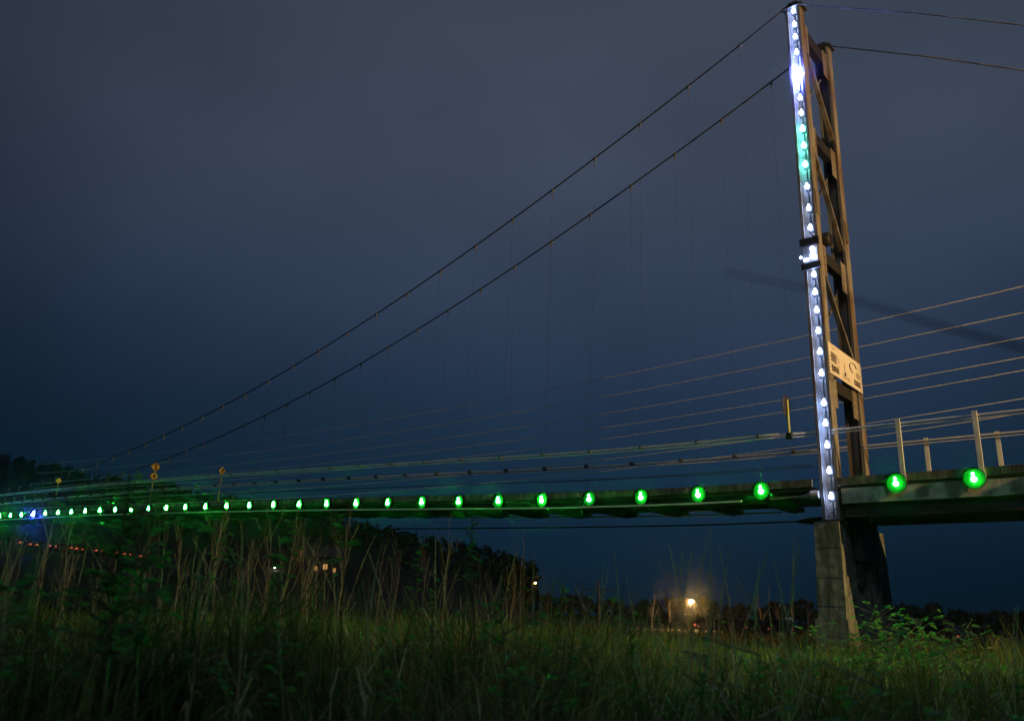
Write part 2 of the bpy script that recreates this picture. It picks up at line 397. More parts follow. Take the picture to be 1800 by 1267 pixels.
# lit instrument box strapped to the leg: clustered white bulbs between dark bands
bx = thing('beacon_box', 'cluster of white bulbs between two black bands strapped halfway up the tower leg', 'beacon', W(0, 0, 9.1))
for z0, z1 in ((9.38, 9.66), (8.5, 8.74)): MB().ubox((-.38, .27), (-.12, -.004), (z0, z1)).build('band', 'black', bx)
c = MB(); c.ubox((-.30, .20), (-.05, -.005), (8.74, 9.38)); c.build('back_plate', 'steel', bx)
for (uu, vv, ww, r) in ((-.16, -.13, 9.22, .085), (-.17, -.14, 8.93, .10), (-.14, -.12, 9.07, .05), (.12, -.12, 8.86, .055), (.25, -.13, 8.98, .05), (.03, -.12, 8.87, .05)):
    MB().ball(W(uu, vv, ww), r * S, 10, 7).build('bulb', 'beacon', bx, True)
fl = thing('floodlight', 'dark round drum floodlight fixed beside the middle cross beam of the tower', 'floodlight', W(-.2, 1.1, 9.55))
MB().tube([W(-.42, 1.15, 10.02), W(-.36, 1.15, 10.02), W(.02, 1.15, 10.02), W(.1, 1.15, 10.02)], [.20 * S, .26 * S, .25 * S, .12 * S], 16).build('drum', 'black', fl, True)
MB().tube([W(-.46, 1.15, 10.02), W(-.425, 1.15, 10.02)], [.10 * S, .17 * S], 14).build('lens', 'carg', fl)
MB().bar(W(-.15, 1.15, 9.55), W(-.15, 1.15, 9.80), .06, .05, ref=(1, 0, 0)).build('bracket', 'dark', fl)

# tower lamps
TLW = [19.19, 18.58, 18.02, 17.33, 16.38, 15.35, 14.71, 14.05, 13.36, 12.59, 11.7, 10.85, 10.08, 8.32, 7.67, 7.01, 6.27, 5.53, 4.78, 3.77, 3.08, 2.37, 1.53, .71]
TK = {4: 'violet', 7: 'teal', 8: 'teal', 9: 'teal'}
for i, ww in enumerate(TLW):
    k = TK.get(i, 'white')
    look = {'violet': 'big violet blue lamp with strong glare', 'teal': 'teal tinted lamp', 'white': 'small white lamp'}[k]
    t = thing('tower_lamp', f"{look} inside the lit tower leg, {ordinal(i + 1)} from the top", 'lamp', W(-.09, .0, ww), 'lamps up the tower leg')
    r = {'violet': .085, 'teal': .058, 'white': .050}[k]
    MB().ball(W(-.09, .03, ww), r, 10, 7).ball(W(-.09, .05, ww + .125), r * .4, 8, 5).build('bulb', k, t, True)
    h = MB(); h.ubox((-.17, -.01), (.125, .195), (ww - .09, ww + .2)); h.tube([W(-.09, .06, ww), W(-.09, .13, ww)], .035, 8); h.build('holder', 'rubber', t)

# information board between the legs
sb = thing('information_board', 'white board with small dark drawings and black panels across the tower legs', 'sign', W(-.4, 0, 5.3))
MB().ubox((-.385, -.345), (.02, Wd + .32), (4.78, 5.86)).build('panel', 'board', sb)
def mark(poly, m='ink', name='drawing'):
    """polygon in board coordinates: a across (0..1), b up (0..1)"""
    MB().prism([W(-.3875, .02 + a * (Wd + .30), 4.78 + bb * 1.08) for a, bb in poly], (.003, 0, 0)).build(name, m, sb)
def rect(a0, b0, a1, b1, m='ink', name='drawing'): mark([(a0, b0), (a1, b0), (a1, b1), (a0, b1)], m, name)
rect(.06, .12, .27, .30, 'ink', 'black_panel'); rect(.73, .12, .93, .30, 'ink', 'black_panel')
for a in (.085, .755):
    lg = MB()
    def pr_(a0, b0, a1, b1): lg.prism([W(-.392, .02 + x * (Wd + .30), 4.78 + y * 1.08) for x, y in ((a0, b0), (a1, b0), (a1, b1), (a0, b1))], (.003, 0, 0))
    pr_(a, .16, a + .02, .26); pr_(a + .04, .20, a + .08, .225); pr_(a + .10, .16, a + .115, .26); pr_(a + .135, .19, a + .165, .23)
    lg.build('panel_lettering', 'inkpale', sb)
for k in range(7): mark([(.05 + .012 * (k % 3), .44 + .042 * k), (.21 + .018 * (k % 2), .40 + .046 * k), (.22, .425 + .046 * k), (.06, .47 + .042 * k)])
mark([(.20, .72), (.29, .62), (.31, .50), (.285, .49), (.27, .60), (.19, .69)], 'inkpale'); mark([(.10, .86), (.18, .90), (.19, .87), (.11, .83)], 'inkpale'); mark([(.20, .33), (.29, .41), (.30, .38), (.21, .31)], 'inkpale')
rg = MB()
ov = [(.72 + .11 * math.cos(a), .66 + .17 * math.sin(a)) for a in np.linspace(.3, 4.6, 22)]
for (a0, b0), (a1, b1) in zip(ov, ov[1:]):
    rg.bar(W(-.389, .02 + a0 * (Wd + .3), 4.78 + b0 * 1.08), W(-.389, .02 + a1 * (Wd + .3), 4.78 + b1 * 1.08), .004, .045, ref=(1, 0, 0))
rg.build('drawing', 'ink', sb)
mark([(.80, .44), (.90, .36), (.93, .52), (.88, .62), (.82, .58)], 'inkpale')
mark([(.43, .24), (.47, .20), (.50, .25), (.48, .34), (.44, .33)]); mark([(.44, .36), (.465, .36), (.465, .62), (.44, .62)], 'inkpale')
for i in range(5): rect(.06, .935 - i * .0 - .0, .30, .945, 'inkpale') if i == 0 else rect(.36 + .02 * (i % 2), .06 + .035 * i, .60, .075 + .035 * i, 'inkpale')
for v0 in (.1, Wd + .2): MB().ubox((-.345, -.33), (v0, v0 + .1), (4.9, 5.7)).build('bracket', 'dark', sb)

# ------------------------------------------------------------------ pier
pi_ = thing('concrete_pier', 'stained grey concrete pier standing in the grass under the tower', 'pier', W(0, 0, -4))
def pier_block(wt, wb):
    b = MB()
    top = [(-.30, -.06), (.47, -.06), (.47, 4.45), (-.30, 4.45)]; bot = [(-.34, -.10), (.60, -.10), (.60, 4.85), (-.34, 4.85)]
    b.add([W(u, v, wb) for u, v in bot] + [W(u, v, wt) for u, v in top], [(0, 3, 2, 1), (4, 5, 6, 7), (0, 1, 5, 4), (1, 2, 6, 5), (2, 3, 7, 6), (3, 0, 4, 7)])
    return b
pier_block(-.06, -4.6).build('shaft', 'conc', pi_)
for wz in (-.85, -1.75, -2.6):                      # formwork seams in the concrete
    f = (wz + .06) / -4.54; b = MB(); b.ubox((-.30 - .04 * f - .008, .47 + .13 * f + .008), (-.06 - .04 * f - .010, 4.45 + .4 * f + .01), (wz - .012, wz + .012)); b.build('form_seam', 'conc', pi_)
b = MB(); b.ubox((-.37, .64), (-.13, 4.95), (-5.0, -3.0)); b.build('footing', 'conc', pi_)
b = MB()
b.ubox((-.62, -.345), (1.0, 2.75), (-1.2, .05)); b.bar(W(-.36, 1.3, -1.2), W(-.36, 1.3, -2.0), .25, .2, ref=(1, 0, 0)); b.build('bearing_corbel', 'dark', pi_)
for (va, vb) in ((.75, 1.35), (1.75, 1.3), (2.6, 2.0), (1.85, 2.4)):
    MB().bar(W(-.1, va, -.06), W(-.1, vb, .62), .10, .12, ref=(1, 0, 0)).build('bearing_strut', 'dark', pi_)
b = MB(); b.ubox((-.25, .12), (.48, Wd + .2), (.62, .88)); b.build('bearing_beam', 'dark', pi_)

# ------------------------------------------------------------------ approach span (to the right of the tower)
ap = thing('approach_span', 'short approach span of pale stained beam over a dark girder right of the tower', 'bridge deck', W(-1, 0, 0))
AE = -17.0
b = MB(); b.ubox((AE, -.47), (-.12, .16), (.47, .93)); b.build('edge_beam', 'palebeam', ap)
b = MB(); b.ubox((AE, -.47), (Wd - .1, Wd + .12), (.47, .93)); b.build('edge_beam', 'conc', ap)
b = MB()
for v0 in (.10, Wd - .3): b.ubox((AE, -.48), (v0, v0 + .05), (.10, .468)); b.ubox((AE, -.48), (v0 - .14, v0 + .2), (.06, .10))
b.build('girder', 'dark', ap)
b = MB(); b.ubox((AE, -.42), (.02, Wd), (.935, 1.045)); b.build('deck_slab', 'deck', ap)
for v0 in (-.08, Wd - .08): b = MB(); b.ubox((AE, -.34), (v0, v0 + .16), (1.05, 1.29)); b.build('kerb', 'kerb', ap)
for v0 in (-.02, Wd):
    r = MB(); wr = 2.83
    r.tube([W(AE, v0, wr), W(-.3, v0, wr)], .030 * S, 8); r.tube([W(AE, v0, wr - .10), W(-.3, v0, wr - .10)], .018 * S, 6)
    r.build('handrail', 'rail', ap)
    for i in range(7):
        u = -2.33 - 2.11 * i; q = MB()
        if v0 < 1:
            q.ubox((u - .065, u + .065), (v0 - .12, v0 - .04), (.94, 2.94)); q.ubox((u - .10, u + .10), (v0 - .135, v0 - .12), (.94, 1.2))
        else:
            q.ubox((u - .065, u + .065), (v0 + .04, v0 + .10), (1.0, 2.92))
        for k in range(6): p = W(u, v0 - .125 if v0 < 1 else v0 + .03, 1.4 + k * .26); q.tube([p, p + Vector((0, -.006, 0))], .012, 6)
        q.build('rail_post', 'rail', ap)
g = MB()                                             # open steel grating panel at the kerb
for k in range(7): g.ubox((-5.55 + k * .1, -5.53 + k * .1), (-.11, -.082), (1.08, 1.30))
for k in range(3): g.ubox((-5.57, -4.93), (-.112, -.084), (1.09 + k * .09, 1.11 + k * .09))
g.build('grating', 'steel', ap)
ab = MB(); ab.ubox((-20.5, AE + .02), (-.6, Wd + .6), (-5, .9)); ab = tag(ab.build('concrete_abutment', 'conc'), 'concrete abutment block at the bank end of the approach span', 'abutment')

# ------------------------------------------------------------------ main span
ms = thing('suspended_deck', 'long narrow suspension bridge deck with timber kerbs and double handrails', 'bridge deck', W(1, 0, 0))
US = [x for x in np.arange(.45, UEND + .01, 1.15)]; RU = [.225, .5, .8, 1.1, 1.4, 1.8, 2.2] + [x for x in np.arange(2.75, UEND + .01, 1.15)]
def strip(u_list, v0, v1, dz0, dz1):
    b = MB(); o = 0
    for u in u_list:
        z = wl(u); b.v += [tuple(W(u, v0, z + dz0)), tuple(W(u, v1, z + dz0)), tuple(W(u, v1, z + dz1)), tuple(W(u, v0, z + dz1))]
    n = len(u_list)
    for i in range(n - 1):
        a = i * 4
        for k in range(4): b.f.append((a + k, a + (k + 1) % 4, a + 4 + (k + 1) % 4, a + 4 + k))
    b.f.append((0, 3, 2, 1)); e = (n - 1) * 4; b.f.append((e, e + 1, e + 2, e + 3)); return b
strip(US, .02, Wd, -.02, .075).build('deck_boards', 'deck', ms)
for v0 in (-.08, Wd - .08): strip(US, v0, v0 + .16, .08, .32).build('kerb', 'kerb', ms)
for v0 in (.22, Wd - .4): strip(US, v0, v0 + .12, -.20, -.025).build('stringer', 'dark', ms)
for v0 in (-.36, Wd + .02):
    strip([u for u in US if u > 1.8], v0, v0 + .055, -.33, -.275).build('edge_pipe', 'rail', ms)
for v0 in (-.235, Wd + .02):                         # the near rail swings in to meet the tower leg
    for hw, za, zb in ((.03, 1.84, 1.90), (.02, 1.74, 1.775)):
        b = strip(RU, -hw, hw, za, zb)
        for i, u in enumerate(RU):
            vv = v0 if v0 > 0 else .10 + (v0 - .10) * sst(.2, 2.0, u)
            for k in range(4): x_, y_, z_ = b.v[i * 4 + k]; b.v[i * 4 + k] = (x_, y_ + vv * S, z_)
        b.build('handrail', 'rail', ms)
for v0 in (-.02, Wd + .02):
    strip(US, v0 - .01, v0 + .01, .78, .80).build('fence_wire', 'cable', ms); strip(US, v0 - .01, v0 + .01, 1.25, 1.27).build('fence_wire', 'cable', ms)
def fb():
    b = MB(); pts = [(-.10, -.02), (Wd + .14, -.02), (Wd + .14, -.24), (Wd - .5, -.42), (.5, -.42), (-.10, -.24)]
    b.prism([W(-.04, v, z - .025) for v, z in pts], (-.08 * S, 0, 0)); return b.mesh('floor_beam', 'dark')
fbm = fb()
cl = MB(); cl.ubox((-.16, .16), (Wd + .02, Wd + .16), (-.34, -.17)); clm = cl.mesh('beam_end_clamp', 'steel')
tk = MB(); tk.ubox((-.03, .03), (-.28, .0), (1.80, 1.93)); tkm = tk.mesh('rail_clip', 'dark')
for i, u in enumerate(HU):
    z = wl(u)
    for nm, me, dv in (('floor_beam', fbm, 0), ('beam_end_clamp', clm, 0), ('rail_clip', tkm, 0), ('rail_clip', tkm, Wd + .04)):
        o = bpy.data.objects.new(nm, me); COL.objects.link(o); o.parent = ms; o.matrix_parent_inverse = Matrix.Translation(ms.location).inverted(); o.location = W(u, dv, z)
b = MB(); b.tube([W(.25, -.02, .80), W(.5, -.02, .80), W(.62, -.02, .78), W(.9, -.02, .76), W(1.9, -.02, .74)], [.10, .11, .06, .03, .025], 10); b.build('pipe_anchor', 'steel', ms)
b = MB(); cv = [W(u, Wd - .25, .30 + .012 * max(0, u - 5) ** 1.25) for u in np.arange(-.2, 24, .8)]
b.tube(cv, .022, 6); b.tube([W(.3, Wd - .25, .3), W(.7, Wd - .25, .3), W(1.1, Wd - .25, .3), W(1.7, Wd - .25, .3), W(2.1, Wd - .25, .3)], [.03, .085, .11, .085, .03], 10); b.build('stay_cable', 'cable', ms)
for u in (4.9, 9.6, -.0 + 14.2):
    g = MB(); z = wl(u)
    for k in range(5): g.ubox((u + k * .09, u + k * .09 + .025), (-.11, -.082), (z + .12, z + .30))
    for k in range(3): g.ubox((u - .02, u + .42), (-.112, -.084), (z + .13 + k * .07, z + .15 + k * .07))
    g.build('grating', 'steel', ms)

# main cables with clamps and hangers
def main_cable(v0, label):
    t = thing('main_cable', label, 'suspension cable', W(0, v0, 19.5), 'main cables of the bridge')
    m = MB(); m.tube([W(u, v0 + .22, wc(u) + .05) for u in list(np.arange(0, UEND, .8))], .034 * S, 7); m.build('cable', 'cable', t, True)
    m = MB(); m.tube([W(0, v0 + .22, wc(0) + .05), W(-4.07, v0 + .22, 17.1), W(-7.2, v0 + .22, 15.05), W(-14, v0 + .22, 10.3), W(-24, v0 + .22, 3.2), W(-30, v0 + .22, -3)], .024 * S, 7); m.build('backstay', 'steel', t, True)
    ca = MB(); ca.ubox((-.055, .055), (-.045, .045), (-.055, .06)); ca.ubox((-.018, .018), (-.02, .02), (-.24, -.055)); ca.tube([W(0, 0, -.36), W(0, 0, -.24)], .02 * S, 6); cm = ca.mesh('cable_clamp', 'steel')
    for u in HU:
        top = wc(u) + .02; bot = wl(u) + .2
        o = bpy.data.objects.new('cable_clamp', cm); COL.objects.link(o); o.parent = t; o.matrix_parent_inverse = Matrix.Translation(t.location).inverted(); o.location = W(u, v0 + .22, top)
        MB().tube([W(u, v0 + .2 - (.2 if v0 < 1 else -.0), bot), W(u, v0 + .22, top - .3)], .0027, 4).build('hanger', 'cable', t)
    return t
main_cable(-.2, 'upper dark suspension cable on the camera side with clamps and thin hangers')
main_cable(Wd - .2, 'lower looking dark suspension cable on the far side of the bridge')

# ------------------------------------------------------------------ deck lamps
def deck_lamp(u, color, label, z=None):
    z = wl(u) if z is None else z
    t = thing('deck_lamp', label, 'lamp', W(u, -.1, z), 'round lamps along the deck edge')
    r = .055 if color != 'blue' else .065
    MB().ball(W(u, -.24, z), r, 12, 8).ball(W(u + .015, -.24, z + .155), r * .5, 8, 6).build('globe', color, t, True)
    h = MB(); h.bar(W(u, -.10, z - .02), W(u, -.10, z + .32), .05, .02); h.build('housing', 'rubber', t)
    c = W(u, -.24, z) + Vector((0, .055, .02)); n = 28; k_ = 1.6 if color == 'blue' else 1.0
    def ring_mesh(prof_):
        d = MB()
        for R_, dy in prof_:
            for k in range(n): a = 2 * PI * k / n; d.v.append((c.x + R_ * k_ * math.cos(a), c.y + dy, c.z + R_ * k_ * math.sin(a)))
        for i in range(len(prof_) - 1):
            for k in range(n): q = i * n + k; q2 = i * n + (k + 1) % n; d.f.append((q, q2, q2 + n, q + n))
        return d
    ring_mesh([(0, .0), (.06, .0), (.10, .0), (.14, .0), (.18, .0), (.215, -.002)]).build('halo_dish', 'dish' if color != 'blue' else 'dish_pale', t, True)  # added disc that catches bulb light and shows it as a halo
    ring_mesh([(.215, -.002), (.225, -.03), (.232, -.085), (.235, -.085), (.229, -.03), (.219, .004)]).build('light_stop', 'void', t, True)  # added black lip, keeps bulb light off the kerb and rail
for i in range(32):
    u = HU[i]
    if i == 26: deck_lamp(u, 'blue', 'glowing blue lamp, the only blue one in the green row along the deck edge')
    else: deck_lamp(u, ['green', 'green_dim', 'green', 'green_strong', 'green'][(i * 7) % 5], f'glowing green round lamp under the deck edge, {ordinal(i + 1)} to the left of the tower')
for i in range(3):
    deck_lamp(-2.14 - 2.1 * i, 'green', f'glowing green round lamp at a rail post foot, {ordinal(i + 1)} to the right of the tower', .955 - .012 * i)

# ------------------------------------------------------------------ road signs on the bridge
def diamond(u, v0, wz, hd, face, m, parent, name='plate'):
    MB().prism([W(u, v0, wz - hd), W(u, v0 + hd, wz), W(u, v0, wz + hd), W(u, v0 - hd, wz)], (face * .012, 0, 0)).build(name, m, parent)
def sym(pts, u, v0, wz, hd, parent, name='symbol'):
    MB().prism([W(u - .03, v0 + a * hd, wz + b_ * hd) for a, b_ in pts], (.004, 0, 0)).build(name, 'black', parent)
t = thing('road_sign', 'yellow diamond sign with a black bar above a smaller arrow plate, on the far rail', 'road sign', W(50.2, Wd + .1, 3))
MB().tube([W(50.2, Wd + .1, 2.9), W(50.2, Wd + .1, 6.4)], .03, 6).build('post', 'yellowpost', t)
diamond(50.17, Wd + .1, 6.2, .36, -1, 'yellow', t); diamond(50.17, Wd + .1, 5.5, .33, -1, 'yellow', t)
sym([(-.12, -.7), (.12, -.7), (.12, .7), (-.12, .7)], 50.17, Wd + .1, 6.2, .36, t); sym([(-.5, -.1), (.1, .5), (.15, .1), (.5, -.1), (.1, -.2)], 50.17, Wd + .1, 5.5, .33, t)
t = thing('road_sign', 'single yellow diamond sign with a black turn arrow on a slim post', 'road sign', W(41, Wd + .1, 2.7))
MB().tube([W(41, Wd + .1, 2.4), W(41, Wd + .1, 5.4)], .028, 6).build('post', 'yellowpost', t)
diamond(40.97, Wd + .1, 5.18, .27, -1, 'yellow', t); sym([(-.3, -.5), (0, -.5), (0, .1), (.5, .1), (.1, .6), (-.3, .4)], 40.97, Wd + .1, 5.18, .27, t)
t = thing('road_sign', 'small plain yellow diamond sign on the near rail, leftmost of the yellow signs', 'road sign', W(58.7, -.1, 4.2))
MB().tube([W(58.7, -.12, 4.2), W(58.7, -.12, 5.3)], .028, 6).build('post', 'yellowpost', t)
diamond(58.67, -.12, 5.32, .25, -1, 'yellow', t)
t = thing('road_sign', 'dark backed diamond sign seen nearly edge on, its yellow post clamped to the near rail', 'road sign', W(1.05, -.15, 2.8))
MB().tube([W(1.05, -.16, 2.70), W(1.05, -.16, 4.0)], .032, 8).build('post', 'yellowpost', t)
MB().ubox((.95, 1.15), (-.22, -.05), (2.66, 2.86)).build('clamp', 'black', t)
MB().prism([W(1.09, -.16 + .34 * math.sin(a) * (1 if abs(math.sin(a)) > .2 else .9), 3.78 + .40 * math.cos(a)) for a in np.linspace(0, 2 * PI, 17)[:-1]], (-.014, 0, 0)).build('plate', 'signback', t)

# ------------------------------------------------------------------ power lines behind the bridge
WIRES = [([(80, 9.3), (63.7, 8.5), (45.6, 7.95), (28, 7.78), (18.3, 7.83), (11.2, 7.97), (.42, 8.34), (-5.4, 8.62), (-14, 9.2)], 'topmost'),
         ([(80, 8.4), (61.6, 7.6), (45.4, 7.1), (28, 6.9), (18.3, 6.92), (11.2, 7.03), (.44, 7.4), (-5.3, 7.67), (-14, 8.2)], 'second from the top'),
         ([(80, 7.3), (54.2, 6.6), (45.3, 6.35), (28, 6.1), (18.3, 6.09), (11.2, 6.17), (.42, 6.52), (-5.2, 6.76), (-14, 7.3)], 'third from the top'),
         ([(80, 6.9), (54, 6.1), (39.3, 5.68), (28, 5.45), (18.2, 5.41), (11.2, 5.48), (.46, 5.81), (-5.1, 6.06), (-14, 6.6)], 'fourth from the top'),
         ([(80, 6.4), (54, 5.6), (39, 5.1), (26, 4.85), (18, 4.83), (11.2, 4.93), (2.4, 5.22), (.43, 5.31), (-5.1, 5.61), (-14, 6.2)], 'fifth from the top'),
         ([(80, 5.5), (54, 4.7), (39, 4.15), (26, 3.85), (18, 3.83), (11.2, 3.95), (.46, 4.36), (-4.9, 4.62), (-14, 5.2)], 'sixth from the top'),
         ([(80, 4.9), (54, 4.1), (39, 3.6), (26, 3.3), (18, 3.28), (11.2, 3.39), (5.6, 3.55), (2.4, 3.68), (-.34, 3.87), (-3.2, 4.03), (-14, 4.7)], 'lowest')]
for pts, nm in WIRES:
    p = sorted(pts); xs = [a for a, _ in p]; ys = [c_ for _, c_ in p]; co = np.polyfit(xs, ys, 3)
    m = MB(); m.tube([W(u, 6, float(np.polyval(co, u))) for u in np.arange(-14, 80.1, 2)], .012, 5)
    tag(m.build('power_line', 'wire'), f'thin pale overhead wire crossing behind the tower, {nm} of seven', 'wire', 'overhead wires behind the bridge')

# ------------------------------------------------------------------ street lamps that light the scene from the right
def street_lamp(loc, h, label, power, arm=(-1, 0, 0), r=.11, em='sodium', lightr=.12, aim=None, cone=50, arm_len=1.5):
    t = thing('street_lamp', label, 'street lamp', loc)
    L = Vector(loc); a = Vector(arm)
    m = MB(); m.tube([L, L + Vector((0, 0, h * .5)), L + Vector((0, 0, h)), L + Vector((0, 0, h + .25)) + a * .5, L + Vector((0, 0, h + .3)) + a * (arm_len - .2)], [.09, .075, .06, .05, .045], 8); m.build('pole', 'steel' if aim else 'dark', t)
    hd = L + Vector((0, 0, h + .3)) + a * arm_len
    MB().ball(hd, .26, 10, 6, (1, 1, .35)).build('lamp_head', 'dark', t, True)
    MB().ball(hd - Vector((0, 0, .12)), r, 10, 6, (1, 1, .8)).build('bulb', em, t, True)
    if power:
        ld = bpy.data.lights.new('lamp_light', 'SPOT' if aim else 'POINT'); ld.energy = power; ld.color = (1.0, .58, .20); ld.shadow_soft_size = lightr
        lo = bpy.data.objects.new('lamp_light', ld); COL.objects.link(lo); lo.parent = t; lo.matrix_parent_inverse = Matrix.Translation(L).inverted(); lo.location = hd - Vector((0, 0, .45))
        if aim:
            ld.spot_size = math.radians(cone); ld.spot_blend = .9
            lo.rotation_euler = (Vector(aim) - lo.location).to_track_quat('-Z', 'Y').to_euler()
    return t
street_lamp((24, -1.8, gz(24, -1.8)), 10.5, 'tall sodium street lamp beside the near edge of the approach', 25000, aim=(-2, -1.5, 5.0), cone=86)
def far_lamp(x, y, D, label, em='sodium', r=.16, power=0, rise=None):
    p = at(x, y, D); g = gz(p.x, p.y) if rise is None else rise
    d = Vector(ray(x, y)); side = Vector((d.y, -d.x, 0)).normalized()
    base = p - side * 2.6; base.z = g; return street_lamp(base, max(1.0, p.z + .12 - .3 - g), label, power, tuple(side), r, em, arm_len=2.6)
far_lamp(1215, 1056, 105, 'bright amber street lamp glaring on the far road left of the pier', 'sodium', .27, 4200)
far_lamp(548, 965, 190, 'small orange lamp on the wooded hillside left of the lit house', 'sodium', .22, 300, hz(548, -46) - .3)
far_lamp(483, 997, 172, 'small white lamp low on the wooded hillside', 'cool', .17, 0, hz(483, -64) - .3)
far_lamp(941, 1024, 185, 'tiny yellow lamp at the right foot of the dark hill', 'sodium', .13, 0)

# ------------------------------------------------------------------ house on the hillside
p = at(572, 992, 171); d = Vector(ray(572, 0)); d.z = 0; d.normalize(); s = Vector((d.y, -d.x, 0)); zb = hz(572, -60) - 1.5
h = thing('house', 'house with glowing orange windows behind the bare trunks on the hill', 'house', (p.x, p.y, zb))
def hp(a, b_, c_): return Vector((p.x, p.y, zb)) + s * a + d * b_ + Vector((0, 0, c_))
m = MB(); ht = p.z + 1.4 - zb
m.add([hp(-4, 0, 0), hp(4, 0, 0), hp(4, 7, 0), hp(-4, 7, 0), hp(-4, 0, ht), hp(4, 0, ht), hp(4, 7, ht), hp(-4, 7, ht)], [(0, 3, 2, 1), (4, 5, 6, 7), (0, 1, 5, 4), (1, 2, 6, 5), (2, 3, 7, 6), (3, 0, 4, 7)]); m.build('wall', 'wall', h)
m = MB(); m.prism([hp(-4.4, -.4, ht + .01), hp(-4.4, 7.4, ht + .01), hp(-4.4, 3.5, ht + 2.4)], s * 8.8); m.build('roof', 'roof', h)
for a, b_, ww, hh in ((-2.0, ht - 2.6, .5, .8), (-.4, ht - 2.3, .8, 1.0), (1.6, ht - 2.8, .45, .8), (.3, ht - 3.9, .5, .7)):
    m = MB(); m.prism([hp(a, -.02, b_), hp(a + ww, -.02, b_), hp(a + ww, -.02, b_ + hh), hp(a, -.02, b_ + hh)], d * -.03); fr = m.build('window', 'window', h)
    m = MB(); m.prism([hp(a + ww / 2 - .04, -.052, b_), hp(a + ww / 2 + .04, -.052, b_), hp(a + ww / 2 + .04, -.052, b_ + hh), hp(a + ww / 2 - .04, -.052, b_ + hh)], d * -.04); m.build('glazing_bar', 'roof', fr)

# ------------------------------------------------------------------ cars at rest on the two far roads
def car_proto():
    t = thing('parked_car', 'x', 'car', (0, 0, 0), 'cars on the far roads')
    b = MB(); pr = [(-2.1, .35), (-2.15, .75), (-2.0, .95), (-1.3, 1.0), (-.8, 1.42), (.7, 1.45), (1.3, .98), (2.0, .85), (2.15, .6), (2.1, .35)]
    b.prism([Vector((x, -.85, z)) for x, z in pr], (0, 1.7, 0)); b.build('body', 'carp', t)
    g = MB()
    for y in (-.856, .85):
        g = MB(); g.prism([Vector((x, y, z)) for x, z in ((-1.15, 1.03), (-.75, 1.36), (.65, 1.38), (1.12, 1.02))], (0, .006, 0)); g.build('side_window', 'carg', t)
    for x in (-1.3, 1.3):
        for y in (-.86, .70): MB().tube([Vector((x, y, .32)), Vector((x, y + .16, .32))], .32, 12).build('wheel', 'rubber', t)
    for y in (-.86, .60): MB().box((-2.2, y, .66), (-1.95, y + .26, .86)).build('tail_lamp', 'tail', t)
    for y in (-.80, .52): MB().box((2.0, y, .58), (2.17, y + .28, .74)).build('headlamp', 'carg', t)
    for x in (-1.75, 1.6):
        for y in (-.862, .85): MB().box((x, y, .62), (x + .16, y + .012, .68)).build('side_marker', 'tail', t)
    return t
carp = car_proto(); first = True; NEAR = []
CARS = [(1262, 1094, 'leftmost of the cars on the road below the amber street lamp'), (1292, 1096, 'second car from the amber street lamp on the far road'),
        (1330, 1098, 'third car from the amber street lamp on the far road'), (1372, 1101, 'last car before the pier on the far road'),
        (1600, 1112, 'car with red tail lights just right of the pier'), (1640, 1113, 'second car right of the pier on the far road'), (1661, 1114, 'rightmost car on the far road right of the pier')]
for x, y, lb in CARS:
    D = 92 - (x - 1090) * .028; p = at(x, y, D); q = at(x + 20, y, D - .56); rz = math.atan2(q.y - p.y, q.x - p.x)
    o = carp if first else dup(carp, (0, 0, 0)); first = False
    NEAR.append(o)
    z = gz(p.x, p.y) + .04; o.location = (p.x, p.y, z); o.rotation_euler = (0, 0, rz + PI * 0); o['label'] = 'dark ' + lb if not lb.startswith('car') else 'dark ' + lb
HC = [(22, 953), (40, 956), (52, 957), (75, 959), (113, 962), (122, 964), (157, 967), (193, 971), (207, 973), (235, 977), (268, 981), (292, 984)]
for i, (x, y) in enumerate(HC):
    D = 176; p = at(x, y, D); d = Vector(ray(x, y)); rz = math.atan2(d.y, d.x) + .9
    o = dup(carp, (p.x, p.y, p.z - .76), rz); o['label'] = f'distant car with red tail lights on the hillside road, {ordinal(i + 1)} from the left'
for o in NEAR:                                    # low beams of the cars on the near road
    hl = bpy.data.lights.new('headlamp_light', 'SPOT'); hl.energy = 1800; hl.color = (1, .50, .16); hl.spot_size = math.radians(110); hl.spot_blend = .8; hl.shadow_soft_size = .1
    ho_ = bpy.data.objects.new('headlamp_light', hl); COL.objects.link(ho_); ho_.parent = o; ho_.location = (2.3, 0, .7); ho_.rotation_euler = (math.radians(86), 0, math.radians(-90))
# hillside road under those cars
rm = MB(); prv = None
for x in range(-60, 420, 20):
    y = 953 + (x - 22) * (984 - 953) / 270; a = at(x, y, 176); a.z -= .8; d = Vector(ray(x, y)); d.z = 0; d.normalize()
    cur = (a - d * 3, a + d * 3, a + d * 3 - Vector((0, 0, .6)), a - d * 3 - Vector((0, 0, 6)))
    if prv: rm.add([prv[0], cur[0], cur[1], prv[1]], [(0, 1, 2, 3)]); rm.add([prv[0], cur[0], cur[3], prv[3]], [(3, 2, 1, 0)])
    prv = cur
tag(rm.build('hillside_road', 'asphalt'), None, None, kind='structure')

